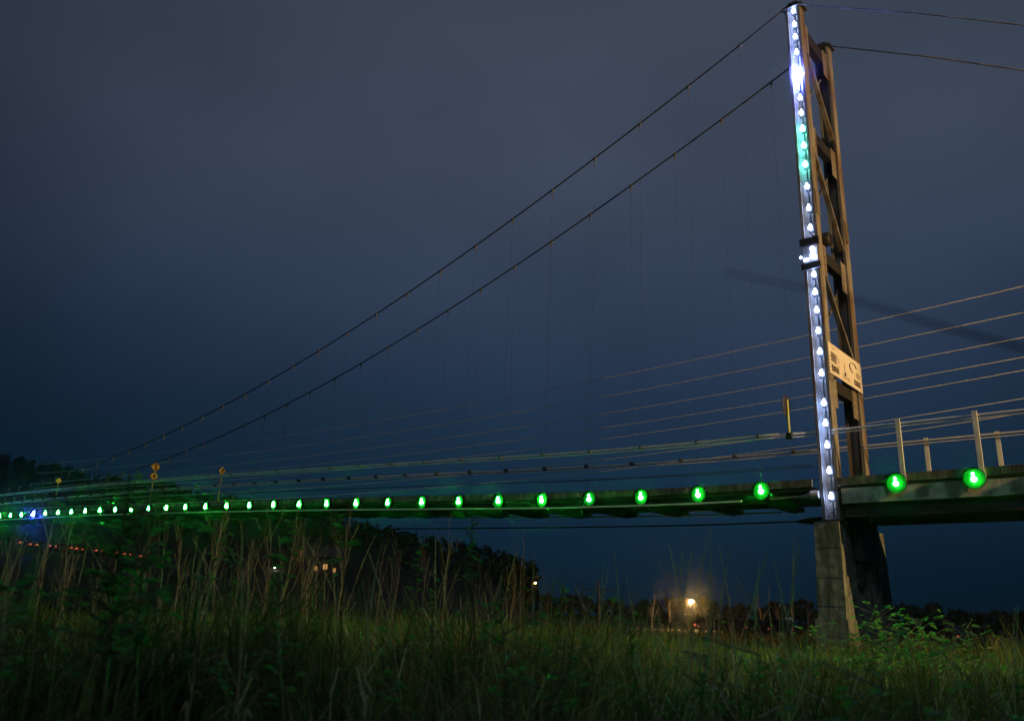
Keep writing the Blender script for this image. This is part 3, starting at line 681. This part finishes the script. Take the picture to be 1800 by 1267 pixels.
# ------------------------------------------------------------------ trees
def conifer_mesh(seed, H, Wb):
    r = random.Random(seed); b = MB()
    n = 26
    for i in range(n):
        f = i / (n - 1); z = H * (.14 + .84 * f); rad = Wb * (1 - f) ** .8 * r.uniform(.7, 1.2) + .15
        k = max(5, int(12 * (1 - f) + 5)); a0 = r.uniform(0, 6)
        for j in range(k):
            a = a0 + 2 * PI * j / k + r.uniform(-.25, .25); L = rad * r.uniform(.6, 1.1); dz = -L * r.uniform(.15, .55)
            for q in range(3):
                f0, f1 = q / 3, (q + 1) / 3 + .08; wd = .34 * L * (1.1 - .25 * q) * r.uniform(.7, 1.2) + .1; aa = a + r.uniform(-.25, .25)
                c = Vector((math.cos(aa), math.sin(aa), 0)); s_ = Vector((-c.y, c.x, 0))
                p0 = c * (L * f0) + Vector((0, 0, z + dz * f0)); p1 = c * (L * f1) + Vector((0, 0, z + dz * f1 + r.uniform(-.1, .1)))
                b.add([p0, p0 * .5 + p1 * .5 + s_ * wd * .5 + Vector((0, 0, -.1)), p1, p0 * .5 + p1 * .5 - s_ * wd * .5 + Vector((0, 0, -.1))], [(0, 1, 2, 3)])
    return b
def broad_mesh(seed, H, Wb):
    r = random.Random(seed); b = MB(); cl = []
    for i in range(24):
        a = r.uniform(0, 2 * PI); q = r.random() ** .6; z = H * r.uniform(.12, .98); rr = Wb * math.sqrt(max(.05, 1 - ((z / H - .52) / .52) ** 2)) * q
        cl.append((Vector((rr * math.cos(a), rr * math.sin(a), z)), r.uniform(.6, 1.3)))
    for c, s_ in cl:
        for i in range(60):
            d = Vector((r.gauss(0, 1), r.gauss(0, 1), r.gauss(0, .8))); d = d.normalized() * s_ * r.uniform(.3, 1.1); p = c + d
            t1 = Vector((r.uniform(-1, 1), r.uniform(-1, 1), r.uniform(-1, 1))).normalized() * .35; t2 = t1.cross(Vector((r.uniform(-1, 1), r.uniform(-1, 1), 1))).normalized() * .25
            b.add([p - t1, p + t2, p + t1, p - t2], [(0, 1, 2, 3)])
    return b
CON = []
for i in range(5):
    H = [12, 14, 10, 13, 11][i]; t = thing('pine_tree', 'x', 'tree', (0, 0, 0), 'dark trees on the wooded hill')
    MB().tube([(0, 0, -1), (0, 0, H * .5), (.05, 0, H * .97)], [.22, .14, .03], 6).build('trunk', 'bark', t)
    conifer_mesh(20 + i, H, [2.4, 2.8, 2.2, 2.0, 2.6][i]).build('crown', 'needle', t); CON.append((t, H))
BRO = []
for i in range(3):
    H = [11, 9, 12][i]; t = thing('broadleaf_tree', 'x', 'tree', (0, 0, 0), 'round crowned trees on the hill')
    m = MB(); m.tube([(0, 0, -1), (0, .1, H * .4), (.1, 0, H * .7)], [.25, .18, .06], 6)
    for k in range(5): a = k * 1.3; m.tube([(0, .1, H * .35), (math.cos(a) * 1.5, math.sin(a) * 1.5, H * .65)], [.1, .03], 5)
    m.build('trunk', 'bark', t); broad_mesh(40 + i, H, 3.0).build('crown', 'needle', t); BRO.append((t, H))
used = set()
def put_tree(pool, x, off, top_y=None, lab='', sc=None):
    t, H = rnd.choice(pool); d = Vector(ray(x, 0)); d.z = 0
    p = Vector((CAM[0], CAM[1], 0)) + d * (hD(x) + off); z = hz(x, off)
    if top_y is not None:
        need = CAM[2] + ray(x, top_y)[2] * (hD(x) + off) - z; sc = min(1.7, max(.5, need / H)); z = CAM[2] + ray(x, top_y)[2] * (hD(x) + off) - H * sc
    o = t if t.name not in used else dup(t, (0, 0, 0)); used.add(t.name)
    o.location = (p.x, p.y, z); o.rotation_euler = (0, 0, rnd.uniform(0, 6)); o.scale = (sc, sc, sc); o['label'] = lab
LC = 'dark conifer among many on the wooded hill behind the bridge'; LB = 'dark round crowned tree among others on the wooded hill'
x = -120
while x < 968:
    y = float(np.interp(x, PX, PY)); pool = BRO if (x > 840 or rnd.random() < .62) else CON
    put_tree(pool, x, rnd.uniform(-8, 6), y + (rnd.uniform(6, 15) if pool is BRO else rnd.uniform(-3, 9)), LB if pool is BRO else LC); x += rnd.uniform(5, 8)
for k in range(90):
    x = -100 + 1040 * (k + rnd.random()) / 90; pool = BRO if rnd.random() < .3 else CON
    off = rnd.uniform(-40, -10); cap = (CAM[2] + ray(x, float(np.interp(x, PX, PY)) + 14)[2] * (hD(x) + off) - hz(x, off)) / max(h_ for _, h_ in pool)
    if cap > .22: put_tree(pool, x, off, None, LB if pool is BRO else LC, min(cap, rnd.uniform(.5, .9)))

def branchy(seed, H, r0, spread, depth, n0, lean=0.0, sides=5, first=.25):
    r = random.Random(seed); tr_ = MB(); br = MB()
    def grow(m, p, d, L, rad, lev):
        path = [p]; dd = d.copy(); rr = [rad]; steps = 5 if lev == 0 else 4
        for i in range(steps):
            dd = (dd + Vector((r.uniform(-1, 1), r.uniform(-1, 1), r.uniform(-.2, .5))) * (.10 if lev == 0 else .2)).normalized()
            path.append(path[-1] + dd * L / steps); rr.append(rad * (1 - .82 * (i + 1) / steps))
        m.tube(path, rr, sides if lev == 0 else 4, cap=False)
        if lev < depth:
            nb = n0 if lev == 0 else max(2, n0 // 2)
            for i in range(nb):
                f = first + (.97 - first) * (i + r.random()) / nb; k = min(steps - 1, int(f * steps)); q = path[k].lerp(path[k + 1], f * steps - k)
                a = r.uniform(0, 2 * PI); dirn = (Vector((math.cos(a), math.sin(a), 0)) * spread + dd * r.uniform(.6, 1.1) + Vector((0, 0, .35))).normalized()
                grow(br, q, dirn, L * r.uniform(.28, .5) * (1.15 - f * .6), max(.0025, rad * (1 - .8 * f) * .55), lev + 1)
    grow(tr_, Vector((0, 0, -.1)), Vector((lean, lean * .4, 1)).normalized(), H, r0, 0)
    return tr_, br
def ground_at(x, D):
    d = ray(x, 0); px = CAM[0] + d[0] * D; py = CAM[1] + d[1] * D; return Vector((px, py, gz(px, py)))
SAP = []
for i in range(7):
    t = thing('bare_sapling', 'x', 'sapling', (0, 0, 0), 'bare saplings on the left bank')
    a, b_ = branchy(60 + i, 2.4, .0125 + .0025 * (i % 3), .38, 2, 9, [.0, .12, -.1, .2, -.05, .3, .06][i], 6, .3)
    a.build('trunk', 'paleb', t, True); b_.build('branches', 'paleb', t); SAP.append(t)
SL = 'slender bare sapling rising from the tall grass left of the bridge lamps\' reflection'
SL = 'slender bare sapling rising from the grass in front of the wooded hill'
SPX = [12, 45, 78, 118, 150, 196, 214, 233, 262, 300, 322, 352, 385, 420, 447, 462, 500, 520, 548, 566, 590, 612, 640, 655, 672, 694, 716, 745, 770, 800, 835, 868, 905, 930, 950]
usedS = set()
for i, x in enumerate(SPX):
    t = SAP[i % 7]; D = rnd.uniform(7.0, 14.0); p = ground_at(x, D); ytop = rnd.uniform(905, 985) if x < 700 else rnd.uniform(925, 1010)
    need = CAM[2] + ray(x, ytop)[2] * D - p.z
    o = t if t.name not in usedS else dup(t, (0, 0, 0)); usedS.add(t.name)
    o.location = p; o.rotation_euler = (0, 0, rnd.uniform(0, 6)); k = need / 2.45; o.scale = (k, k, k); o['label'] = SL
# far thin trees against the hill foot (left) and along the road (right)
BT = []
for i in range(4):
    t = thing('bare_tree', 'x', 'tree', (0, 0, 0), 'bare trees beside the far road')
    a, b_ = branchy(90 + i, 5.0, .09, .75, 3, 9, .05 * i - .08, 6, .2); a.build('trunk', 'bark', t, True); b_.build('branches', 'bark', t); BT.append(t)
usedB = set()
BTX = [(985, 1022), (1003, 1015), (1020, 1010), (1038, 1018), (1062, 1030), (1082, 1024), (1105, 1036), (1130, 1040), (1156, 1030), (1180, 1044), (1238, 1030), (1262, 1046), (1285, 1040), (1310, 1052), (1348, 1050), (1378, 1040), (1402, 1048), (1424, 1056),
       (1590, 1066), (1612, 1058), (1640, 1052), (1664, 1036), (1684, 1018), (1700, 1008), (1716, 1005), (1734, 1012), (1752, 1010), (1770, 1022), (1790, 1030), (1812, 1034)]
for i, (x, y) in enumerate(BTX):
    near = x > 1580; D = rnd.uniform(34, 46) if near else rnd.uniform(84, 112); p = ground_at(x, D); t = BT[i % 4]
    need = CAM[2] + ray(x, y)[2] * D - p.z; o = t if t.name not in usedB else dup(t, (0, 0, 0)); usedB.add(t.name)
    o.location = p; o.rotation_euler = (0, 0, rnd.uniform(0, 6)); k = need / 5.2; o.scale = (k * 1.1, k * 1.1, k)
    o['label'] = 'bare twiggy tree in the dark thicket right of the pier' if near else 'bare tree beside the far road left of the pier'; o['group'] = 'bare trees right of the pier' if near else 'bare trees beside the far road'
# far low wood along the horizon
fwm = MB(); r5 = random.Random(5)
for k in range(2600):
    x = r5.uniform(930, 1900); D = r5.uniform(190, 240); y = 1056 + .03 * (x - 1000) + 5 * math.sin(x * .03) + 3 * math.sin(x * .11) + r5.uniform(-3, 60)
    p = at(x, y, D); p.z = max(p.z, -4); a = r5.uniform(0, 6); s_ = Vector((math.cos(a), math.sin(a), 0)) * r5.uniform(.4, 1.3); t2 = Vector((r5.uniform(-.5, .5), 0, 1)) * r5.uniform(.5, 1.4)
    fwm.add([p - s_, p - t2, p + s_, p + t2], [(0, 1, 2, 3)])
tag(fwm.build('far_wood', 'needle'), 'dark far wood along the horizon behind the road', 'wood', kind='stuff')

# utility poles and the small white road plate
def pole(x, ytop, D, label, arm=1.6):
    p = ground_at(x, D); top = CAM[2] + ray(x, ytop)[2] * D; t = thing('utility_pole', label, 'utility pole', p)
    MB().tube([p - Vector((0, 0, .2)), Vector((p.x, p.y, top))], [.15, .10], 8).build('pole', 'wood', t)
    d = Vector(ray(x, 0)); d.z = 0; d.normalize(); s_ = Vector((d.y, -d.x, 0)); c = Vector((p.x, p.y, top - .9))
    MB().bar(c - s_ * arm, c + s_ * arm, .12, .12).build('crossarm', 'wood', t)
    for k in (-.85, 0, .85): MB().tube([c + s_ * arm * k + Vector((0, 0, .06)), c + s_ * arm * k + Vector((0, 0, .26))], [.05, .03], 6).build('insulator', 'steel', t)
pole(1056, 1022, 100, 'wooden utility pole with a crossarm, left of the amber street lamp')
pole(1327, 1050, 104, 'wooden utility pole with a crossarm, between the amber street lamp and the pier')
p = ground_at(1322, 86); t = thing('road_sign', 'small white rectangular plate on a post beside the far road', 'road sign', p)
top = CAM[2] + ray(1322, 1082)[2] * 86; d = Vector(ray(1322, 0)); d.z = 0; d.normalize(); s_ = Vector((d.y, -d.x, 0)); c = Vector((p.x, p.y, top - .25))
MB().tube([p, Vector((p.x, p.y, top))], .035, 6).build('post', 'steel', t)
MB().prism([c - s_ * .38 - Vector((0, 0, .25)) - d * .05, c + s_ * .38 - Vector((0, 0, .25)) - d * .05, c + s_ * .38 + Vector((0, 0, .25)) - d * .05, c - s_ * .38 + Vector((0, 0, .25)) - d * .05], d * .012).build('plate', 'board', t)

# ------------------------------------------------------------------ grass field
def blades(nb, seed, rmin, rmax, hmin, hmax, wid, px0=-260, px1=2060, power=.55, arch_=1.0):
    g = np.random.default_rng(seed)
    x = g.uniform(px0, px1, nb); D = rmin + (rmax - rmin) * g.random(nb) ** (1 / (1 + power))
    d = np.array([ray(a, 0)[:2] for a in np.linspace(px0, px1, 200)]); ii = ((x - px0) / (px1 - px0) * 199).astype(int)
    P = np.stack([CAM[0] + d[ii, 0] * D, CAM[1] + d[ii, 1] * D], 1) + g.normal(0, .06, (nb, 2))
    Z = np.array([gz(a, b_) for a, b_ in P])
    clump = .62 + .38 * np.sin(P[:, 0] * 1.7 + np.sin(P[:, 1] * 1.3) * 1.4) * np.sin(P[:, 1] * 1.9 + 1) + .25 * np.sin(P[:, 0] * .6) * np.cos(P[:, 1] * .5)
    big = np.sin(P[:, 0] * .37 + 1.1 * np.sin(P[:, 1] * .31)) * np.cos(P[:, 1] * .43 + .7 * np.sin(P[:, 0] * .5)); patch = np.sin(P[:, 0] * 3.7 + 2 * np.sin(P[:, 1] * 2.9)) * np.sin(P[:, 1] * 4.1)
    H = np.clip(g.uniform(hmin, hmax, nb) * np.clip(clump + .42 * big + .25 * patch, .25, 1.7), .07, 2); H = np.minimum(H, .16 + .17 * np.maximum(0, D - .6))
    H = H * np.interp(x, [1000, 1260, 1420, 1800], [1, .68, .80, .85])
    a = g.uniform(0, 2 * PI, nb); b2 = g.uniform(0, 2 * PI, nb) * .5 + 2.2 * np.sin(P[:, 0] * .9 + 1.3 * np.sin(P[:, 1] * .8)); bend = g.uniform(.1, 1.0, nb) ** 1.3 * H * arch_
    droop = np.clip(bend / H - .35, 0, 1) * g.uniform(.3, 1.0, nb)
    wd = wid * g.uniform(.6, 1.5, nb) * (1 + np.maximum(0, D - 8) * .05)
    sx, sy = np.cos(a) * wd / 2, np.sin(a) * wd / 2
    fs = [0, .3, .55, .8]; ww_ = [.8, 1.0, .85, .5]
    vs = np.zeros((nb, 9, 3))
    def pt(f): return (P[:, 0] + np.cos(b2) * bend * f ** 1.8, P[:, 1] + np.sin(b2) * bend * f ** 1.8, Z - .03 + H * (f - droop * .6 * f ** 3))
    for i, (f, ww) in enumerate(zip(fs, ww_)):
        cx, cyy, cz = pt(f)
        vs[:, 2 * i] = np.stack([cx - sx * ww, cyy - sy * ww, cz], 1); vs[:, 2 * i + 1] = np.stack([cx + sx * ww, cyy + sy * ww, cz], 1)
    vs[:, 8] = np.stack(pt(1.0), 1)
    o = np.arange(nb)[:, None] * 9
    quads = np.concatenate([o + np.array([0, 1, 3, 2]), o + np.array([2, 3, 5, 4]), o + np.array([4, 5, 7, 6])], 1).reshape(-1, 4); tris = o + np.array([6, 7, 8])
    return vs.reshape(-1, 3), quads, tris
def np_mesh(name, V, Q, T, m):
    me = bpy.data.meshes.new(name); me.vertices.add(len(V)); me.vertices.foreach_set('co', V.ravel().astype(np.float32))
    nl = Q.size + T.size; me.loops.add(nl); me.loops.foreach_set('vertex_index', np.concatenate([Q.ravel(), T.ravel()]).astype(np.int32))
    st = np.concatenate([np.arange(len(Q)) * 4, Q.size + np.arange(len(T)) * 3]).astype(np.int32)
    me.polygons.add(len(Q) + len(T)); me.polygons.foreach_set('loop_start', st); me.update(calc_edges=True); me.validate(); me.materials.append(MT[m]); return me
PARTS = [blades(80000, 3, 1.3, 34, .20, .55, .0062), blades(14000, 4, 30, 96, .5, 1.2, .016), blades(9000, 5, 1.6, 16, .45, .85, .008, arch_=1.5), blades(2600, 6, 2.2, 12, .6, 1.0, .010, arch_=1.2)]
def tussocks(n, seed):
    g = np.random.default_rng(seed); base = []
    for i in range(n):
        x = g.uniform(-150, 1950); D = 2.6 + 11 * g.random() ** .8; p = ground_at(x, D); k = g.integers(25, 60); hh = g.uniform(.5, 1.0) * (1.1 if x < 1000 else .75)
        hh = min(hh, .28 + .16 * D)
        for j in range(k):
            a = g.uniform(0, 2 * PI); out_ = g.uniform(.05, .75) * hh; H = hh * g.uniform(.5, 1.1); w_ = g.uniform(.003, .007); o2 = g.normal(0, .04, 2)
            c = np.array([math.cos(a), math.sin(a)]); t_ = np.array([-c[1], c[0]]) * w_; dr = g.uniform(.0, .55); row = []
            for f, ww in ((0, .8), (.3, 1), (.55, .85), (.8, .5)):
                q = np.array([p.x + o2[0], p.y + o2[1]]) + c * out_ * f ** 1.9; z = p.z - .03 + H * (f - dr * f ** 3); row += [(q[0] - t_[0] * ww, q[1] - t_[1] * ww, z), (q[0] + t_[0] * ww, q[1] + t_[1] * ww, z)]
            q = np.array([p.x + o2[0], p.y + o2[1]]) + c * out_; row.append((q[0], q[1], p.z - .03 + H * (1 - dr))); base.append(row)
    nb = len(base); o = np.arange(nb)[:, None] * 9
    return np.array(base).reshape(-1, 3), np.concatenate([o + np.array([0, 1, 3, 2]), o + np.array([2, 3, 5, 4]), o + np.array([4, 5, 7, 6])], 1).reshape(-1, 4), o + np.array([6, 7, 8])
PARTS.append(tussocks(260, 11))
V = np.concatenate([p_[0] for p_ in PARTS]); offs = np.cumsum([0] + [len(p_[0]) for p_ in PARTS])
Q = np.concatenate([p_[1] + o_ for p_, o_ in zip(PARTS, offs)]); T = np.concatenate([p_[2] + o_ for p_, o_ in zip(PARTS, offs)])
go = bpy.data.objects.new('grass', np_mesh('grass', V, Q, T, 'grass')); COL.objects.link(go); tag(go, 'rough unmown grass covering the bank in front of the bridge', 'grass', kind='stuff')

DG = [blades(8200, 8, 2.0, 15, .45, .95, .0055, arch_=1.7), blades(2600, 9, 3, 20, .5, .9, .005, arch_=.6)]
do = bpy.data.objects.new('dry_grass', np_mesh('dry_grass', np.concatenate([DG[0][0], DG[1][0]]), np.concatenate([DG[0][1], DG[1][1] + len(DG[0][0])]), np.concatenate([DG[0][2], DG[1][2] + len(DG[0][0])]), 'deadgrass')); COL.objects.link(do)
tag(do, 'bent dead straw coloured grass mixed through the green grass', 'grass', kind='stuff')
# tall dry stalks
def stalk_mesh(seed, head=True):
    r = random.Random(seed); m = MB(); p = Vector((0, 0, 0)); path = [p]; lean = Vector((r.uniform(-.18, .18), r.uniform(-.18, .18), 1)).normalized(); curve = Vector((r.uniform(-.10, .10), r.uniform(-.10, .10), -.01))
    for i in range(10): lean = (lean + curve * .45).normalized(); path.append(path[-1] + lean * .1)
    m.tube(path, [.0028 - .00016 * i for i in range(11)], 4)
    hm_ = MB()
    for i in range(34):
        f = 6.6 + 3.4 * i / 34; k = min(9, int(f)); q = path[k].lerp(path[k + 1], f - k); a = r.uniform(0, 6.28)
        d = (lean * 1.6 + Vector((math.cos(a), math.sin(a), 0)) * .35).normalized(); L = .034 * (1.3 - i / 40); s_ = d.cross(Vector((0, 0, 1))).normalized() * .0022
        hm_.add([q, q + d * L * .5 + s_, q + d * L, q + d * L * .5 - s_], [(0, 1, 2, 3)])
    lf = MB()
    for i in range(4):
        q = path[1 + i]; a = r.uniform(0, 6.28); c = Vector((math.cos(a), math.sin(a), 0)); s_ = Vector((-c.y, c.x, 0)) * .004
        lf.add([q - s_, q + s_, q + c * .10 + Vector((0, 0, .14)) + s_, q + c * .10 + Vector((0, 0, .14)) - s_, q + c * .26 + Vector((0, 0, .10))], [(0, 1, 2, 3), (3, 2, 4)])
    return m, hm_, lf
STK = []
for i in range(7):
    t = thing('grass_stalk', 'x', 'grass stalk', (0, 0, 0), 'tall dry grass stalks'); a, b_, c_ = stalk_mesh(200 + i)
    a.build('stem', 'straw', t); b_.build('seed_head', 'straw', t); c_.build('leaf', 'straw', t); STK.append(t)
STX = [(1005, 1012), (1022, 1030), (1055, 1000), (1070, 990), (1078, 1015), (1106, 965), (1118, 1000), (1145, 940), (1150, 985), (1176, 942), (1188, 934), (1198, 922), (1204, 930), (1212, 950), (1222, 958), (1240, 940), (1244, 963), (1250, 985), (1298, 938), (1316, 944),
       (1338, 982), (1326, 990), (1290, 975), (1620, 1060), (1634, 1058), (1700, 1080), (1760, 1070)]
STX += [(rnd.uniform(-20, 980), rnd.uniform(930, 1060)) for _ in range(95)] + [(rnd.uniform(1000, 1420), rnd.uniform(1020, 1100)) for _ in range(44)] + [(rnd.uniform(1500, 1820), rnd.uniform(1080, 1140)) for _ in range(40)]
usedK = set()
for i, (x, y) in enumerate(STX):
    t = STK[i % 7]; D = rnd.uniform(3.6, 6.5) if i < 27 else rnd.uniform(3.0, 9.0); p = ground_at(x + rnd.uniform(-6, 6), D); need = CAM[2] + ray(x, y)[2] * D - p.z
    o = t if t.name not in usedK else dup(t, (0, 0, 0)); usedK.add(t.name); k = max(.35, need)
    o.location = p; o.rotation_euler = (0, 0, rnd.uniform(0, 6)); o.scale = (k, k, k)
    o['label'] = 'tall dry grass stalk with a thin seed head standing out of the grass'

# leafy weeds
def weed(label, x, ytop, D, seed, leafs=26, lsize=.05, lean=.1, start=.35, group=None, bushy=1.0):
    r = random.Random(seed); p = ground_at(x, D); Ht = CAM[2] + ray(x, ytop)[2] * D - p.z
    t = thing('leafy_weed', label, 'weed', p, group); d = Vector((lean * r.choice((-1, 1)), lean * r.uniform(-1, 1), 1)).normalized(); path = [Vector((0, 0, 0))]
    for i in range(8): d = (d + Vector((r.uniform(-.07, .07), r.uniform(-.07, .07), 0))).normalized(); path.append(path[-1] + d * Ht / 8)
    m = MB(); m.tube([p + q for q in path], [.008 - .0007 * i for i in range(9)], 5); lf = MB()
    for i in range(leafs):
        f = (start + (1 - start) * (i + r.random()) / leafs) * 8; k = min(7, int(f)); q = p + path[k].lerp(path[k + 1], f - k); a = r.uniform(0, 2 * PI)
        if r.random() < .5 * bushy:
            e = q + Vector((math.cos(a), math.sin(a), r.uniform(.1, .7))) * r.uniform(.06, .22) * bushy; m.tube([q, e], [.004, .002], 4); q = e
        for _ in range(r.randint(1, 3)):
            a2 = a + r.uniform(-1.2, 1.2); c = Vector((math.cos(a2), math.sin(a2), r.uniform(-.5, .5))).normalized(); s_ = c.cross(Vector((r.uniform(-.4, .4), r.uniform(-.4, .4), 1))).normalized(); L = lsize * r.uniform(.6, 1.4); w_ = L * .33
            nrm = s_.cross(c) * L * .1
            lf.add([q, q + c * L * .3 + s_ * w_ + nrm, q + c * L * .7 + s_ * w_ * .8 + nrm, q + c * L, q + c * L * .7 - s_ * w_ * .8 + nrm, q + c * L * .3 - s_ * w_ + nrm, q + c * L * .5], [(0, 1, 6), (1, 2, 6), (2, 3, 6), (3, 4, 6), (4, 5, 6), (5, 0, 6)])
    m.build('stem', 'stem', t); lf.build('foliage', 'leaf', t); return t
weed('broad leafy weed with bright green lit clusters just below the lamps', 392, 905, 3.4, 1, 72, .062, .05, .42, bushy=1.25)
weed('second leafy weed right of the brightest clump, its tips near the deck', 440, 905, 3.7, 2, 44, .055, .08, .45)
weed('tall leafy weed at the far left edge of the bank', 22, 912, 3.4, 3, 50, .058, .08, .3)
weed('upright weed with narrow leaves at its top, left of the leafy clump', 174, 900, 4.4, 4, 14, .07, .03, .55, bushy=.4)
weed('slim tall weed with a feathery tip overlapping the lamp row', 578, 918, 4.6, 5, 12, .06, .03, .7, bushy=.3)
weed('slim weed with one bright leaf tip crossing the lower deck pipe', 714, 888, 4.4, 6, 8, .07, .05, .75, bushy=.2)
weed('tall weed with a lumpy green flower head against the blue sky', 886, 912, 4.2, 7, 40, .030, .03, .72, bushy=.35)
weed('short broad leafed weed in front of the foot of the pier', 1452, 1065, 15.0, 8, 46, .10, .05, .2, bushy=1.6)
weed('low leafy clump at the right side of the pier foot', 1500, 1085, 15.5, 9, 50, .10, .05, .2, bushy=1.6)
for i in range(26):
    weed('low leafy weed half buried in the rough grass', rnd.choice([rnd.uniform(-30, 980), rnd.uniform(980, 1830)]), rnd.uniform(1075, 1170), rnd.uniform(2.6, 8), 30 + i, 22, .05, .15, .3, 'low weeds in the grass', bushy=1.2)
for i in range(14):
    weed('tall tangled leafy weed standing above the rough grass', [40, 75, 110, 240, 290, 335, 480, 520, 640, 690, 770, 830, 940, 985, 1090, 1390][i] + rnd.uniform(-12, 12), rnd.uniform(950, 1040), rnd.uniform(3.4, 7), 70 + i, 30, .042, .14, .35, 'tall weeds above the grass', bushy=.9)
for i in range(9):
    weed('leafy bush weed growing around the pier foot and to its right', [1442, 1465, 1490, 1520, 1400, 1360, 1545, 1580, 1470, 1660, 1700, 1740, 1790, 1425, 1510, 1620][i] + rnd.uniform(-6, 6), rnd.uniform(1082, 1128), rnd.uniform(9, 15), 120 + i, 44, .075, .15, .15, 'bushy weeds around the pier', bushy=1.5)
# hogweed with flat umbels by the right edge
t = thing('umbel_plant', 'dark dry plant with flat umbrella heads at the right edge', 'plant', ground_at(1792, 6.5)); p = ground_at(1792, 6.5); top = CAM[2] + ray(1792, 1026)[2] * 6.5
m = MB(); m.tube([p, Vector((p.x + .02, p.y, p.z * .5 + top * .5)), Vector((p.x, p.y, top))], [.008, .006, .004], 5)
for (z, a, L) in ((.55, 1.0, .16), (.75, 4.0, .12)): q = Vector((p.x, p.y, p.z + (top - p.z) * z)); m.tube([q, q + Vector((math.cos(a) * L, math.sin(a) * L, .18))], .003, 4)
m.build('stem', 'umbel', t); um = MB()
for k in range(16): a = k * 2 * PI / 16; q = Vector((p.x, p.y, top)); e = q + Vector((math.cos(a) * .085, math.sin(a) * .085, .035 + .01 * (k % 2))); um.tube([q, e], .002, 4); um.ball(e, .017, 6, 4, (1, 1, .4))
um.build('flower_head', 'umbel', t)

# long grass blades arching close in front of the camera
def arch(label, pts, r, m, thin=False):
    p = [at(x, y, D) for x, y, D in pts]; b = MB(); fine = []
    for i in range(len(p) - 1):
        for k in range(6): fine.append(p[i].lerp(p[i + 1], k / 6))
    fine.append(p[-1]); n = len(fine); b.tube(fine, [(.0012 if i < n * .58 else r * max(.1, math.sin(PI * min(1, (i - n * .56) / (n * .44)))) ) if thin else r * (1 - .75 * i / n) for i in range(n)], 6); t = b.build('reed', m); return tag(t, label, 'reed')
arch('dark out of focus grass stem arching across the sky right of the tower', [(2040, 1500, 1.0), (2000, 900, .95), (1900, 655, .92), (1800, 612, .90), (1640, 570, .88), (1480, 520, .87), (1275, 478, .86)], .0030, 'umbel')
# ------------------------------------------------------------------ thin mist, added to give the lamps halos
hzv = MB(); hzv.box((-640, -650, -8.5), (660, 660, 60))
me = bpy.data.meshes.new('haze'); me.from_pydata(hzv.v, [], hzv.f); me.update()
hmx = bpy.data.materials.new('halo_mist'); hmx.use_nodes = True; tt = hmx.node_tree; tt.nodes.clear()
ho = tt.nodes.new('ShaderNodeOutputMaterial'); pv = tt.nodes.new('ShaderNodeVolumePrincipled')
pv.inputs['Color'].default_value = (.95, .97, 1, 1); pv.inputs['Density'].default_value = .00016; pv.inputs['Anisotropy'].default_value = .985
tt.links.new(pv.outputs[0], ho.inputs['Volume']); me.materials.append(hmx)
hob = bpy.data.objects.new('haze', me); COL.objects.link(hob); hob['kind'] = 'stuff'; hob['label'] = 'thin mist added around the bridge to give the lamps halos'; hob['category'] = 'haze'
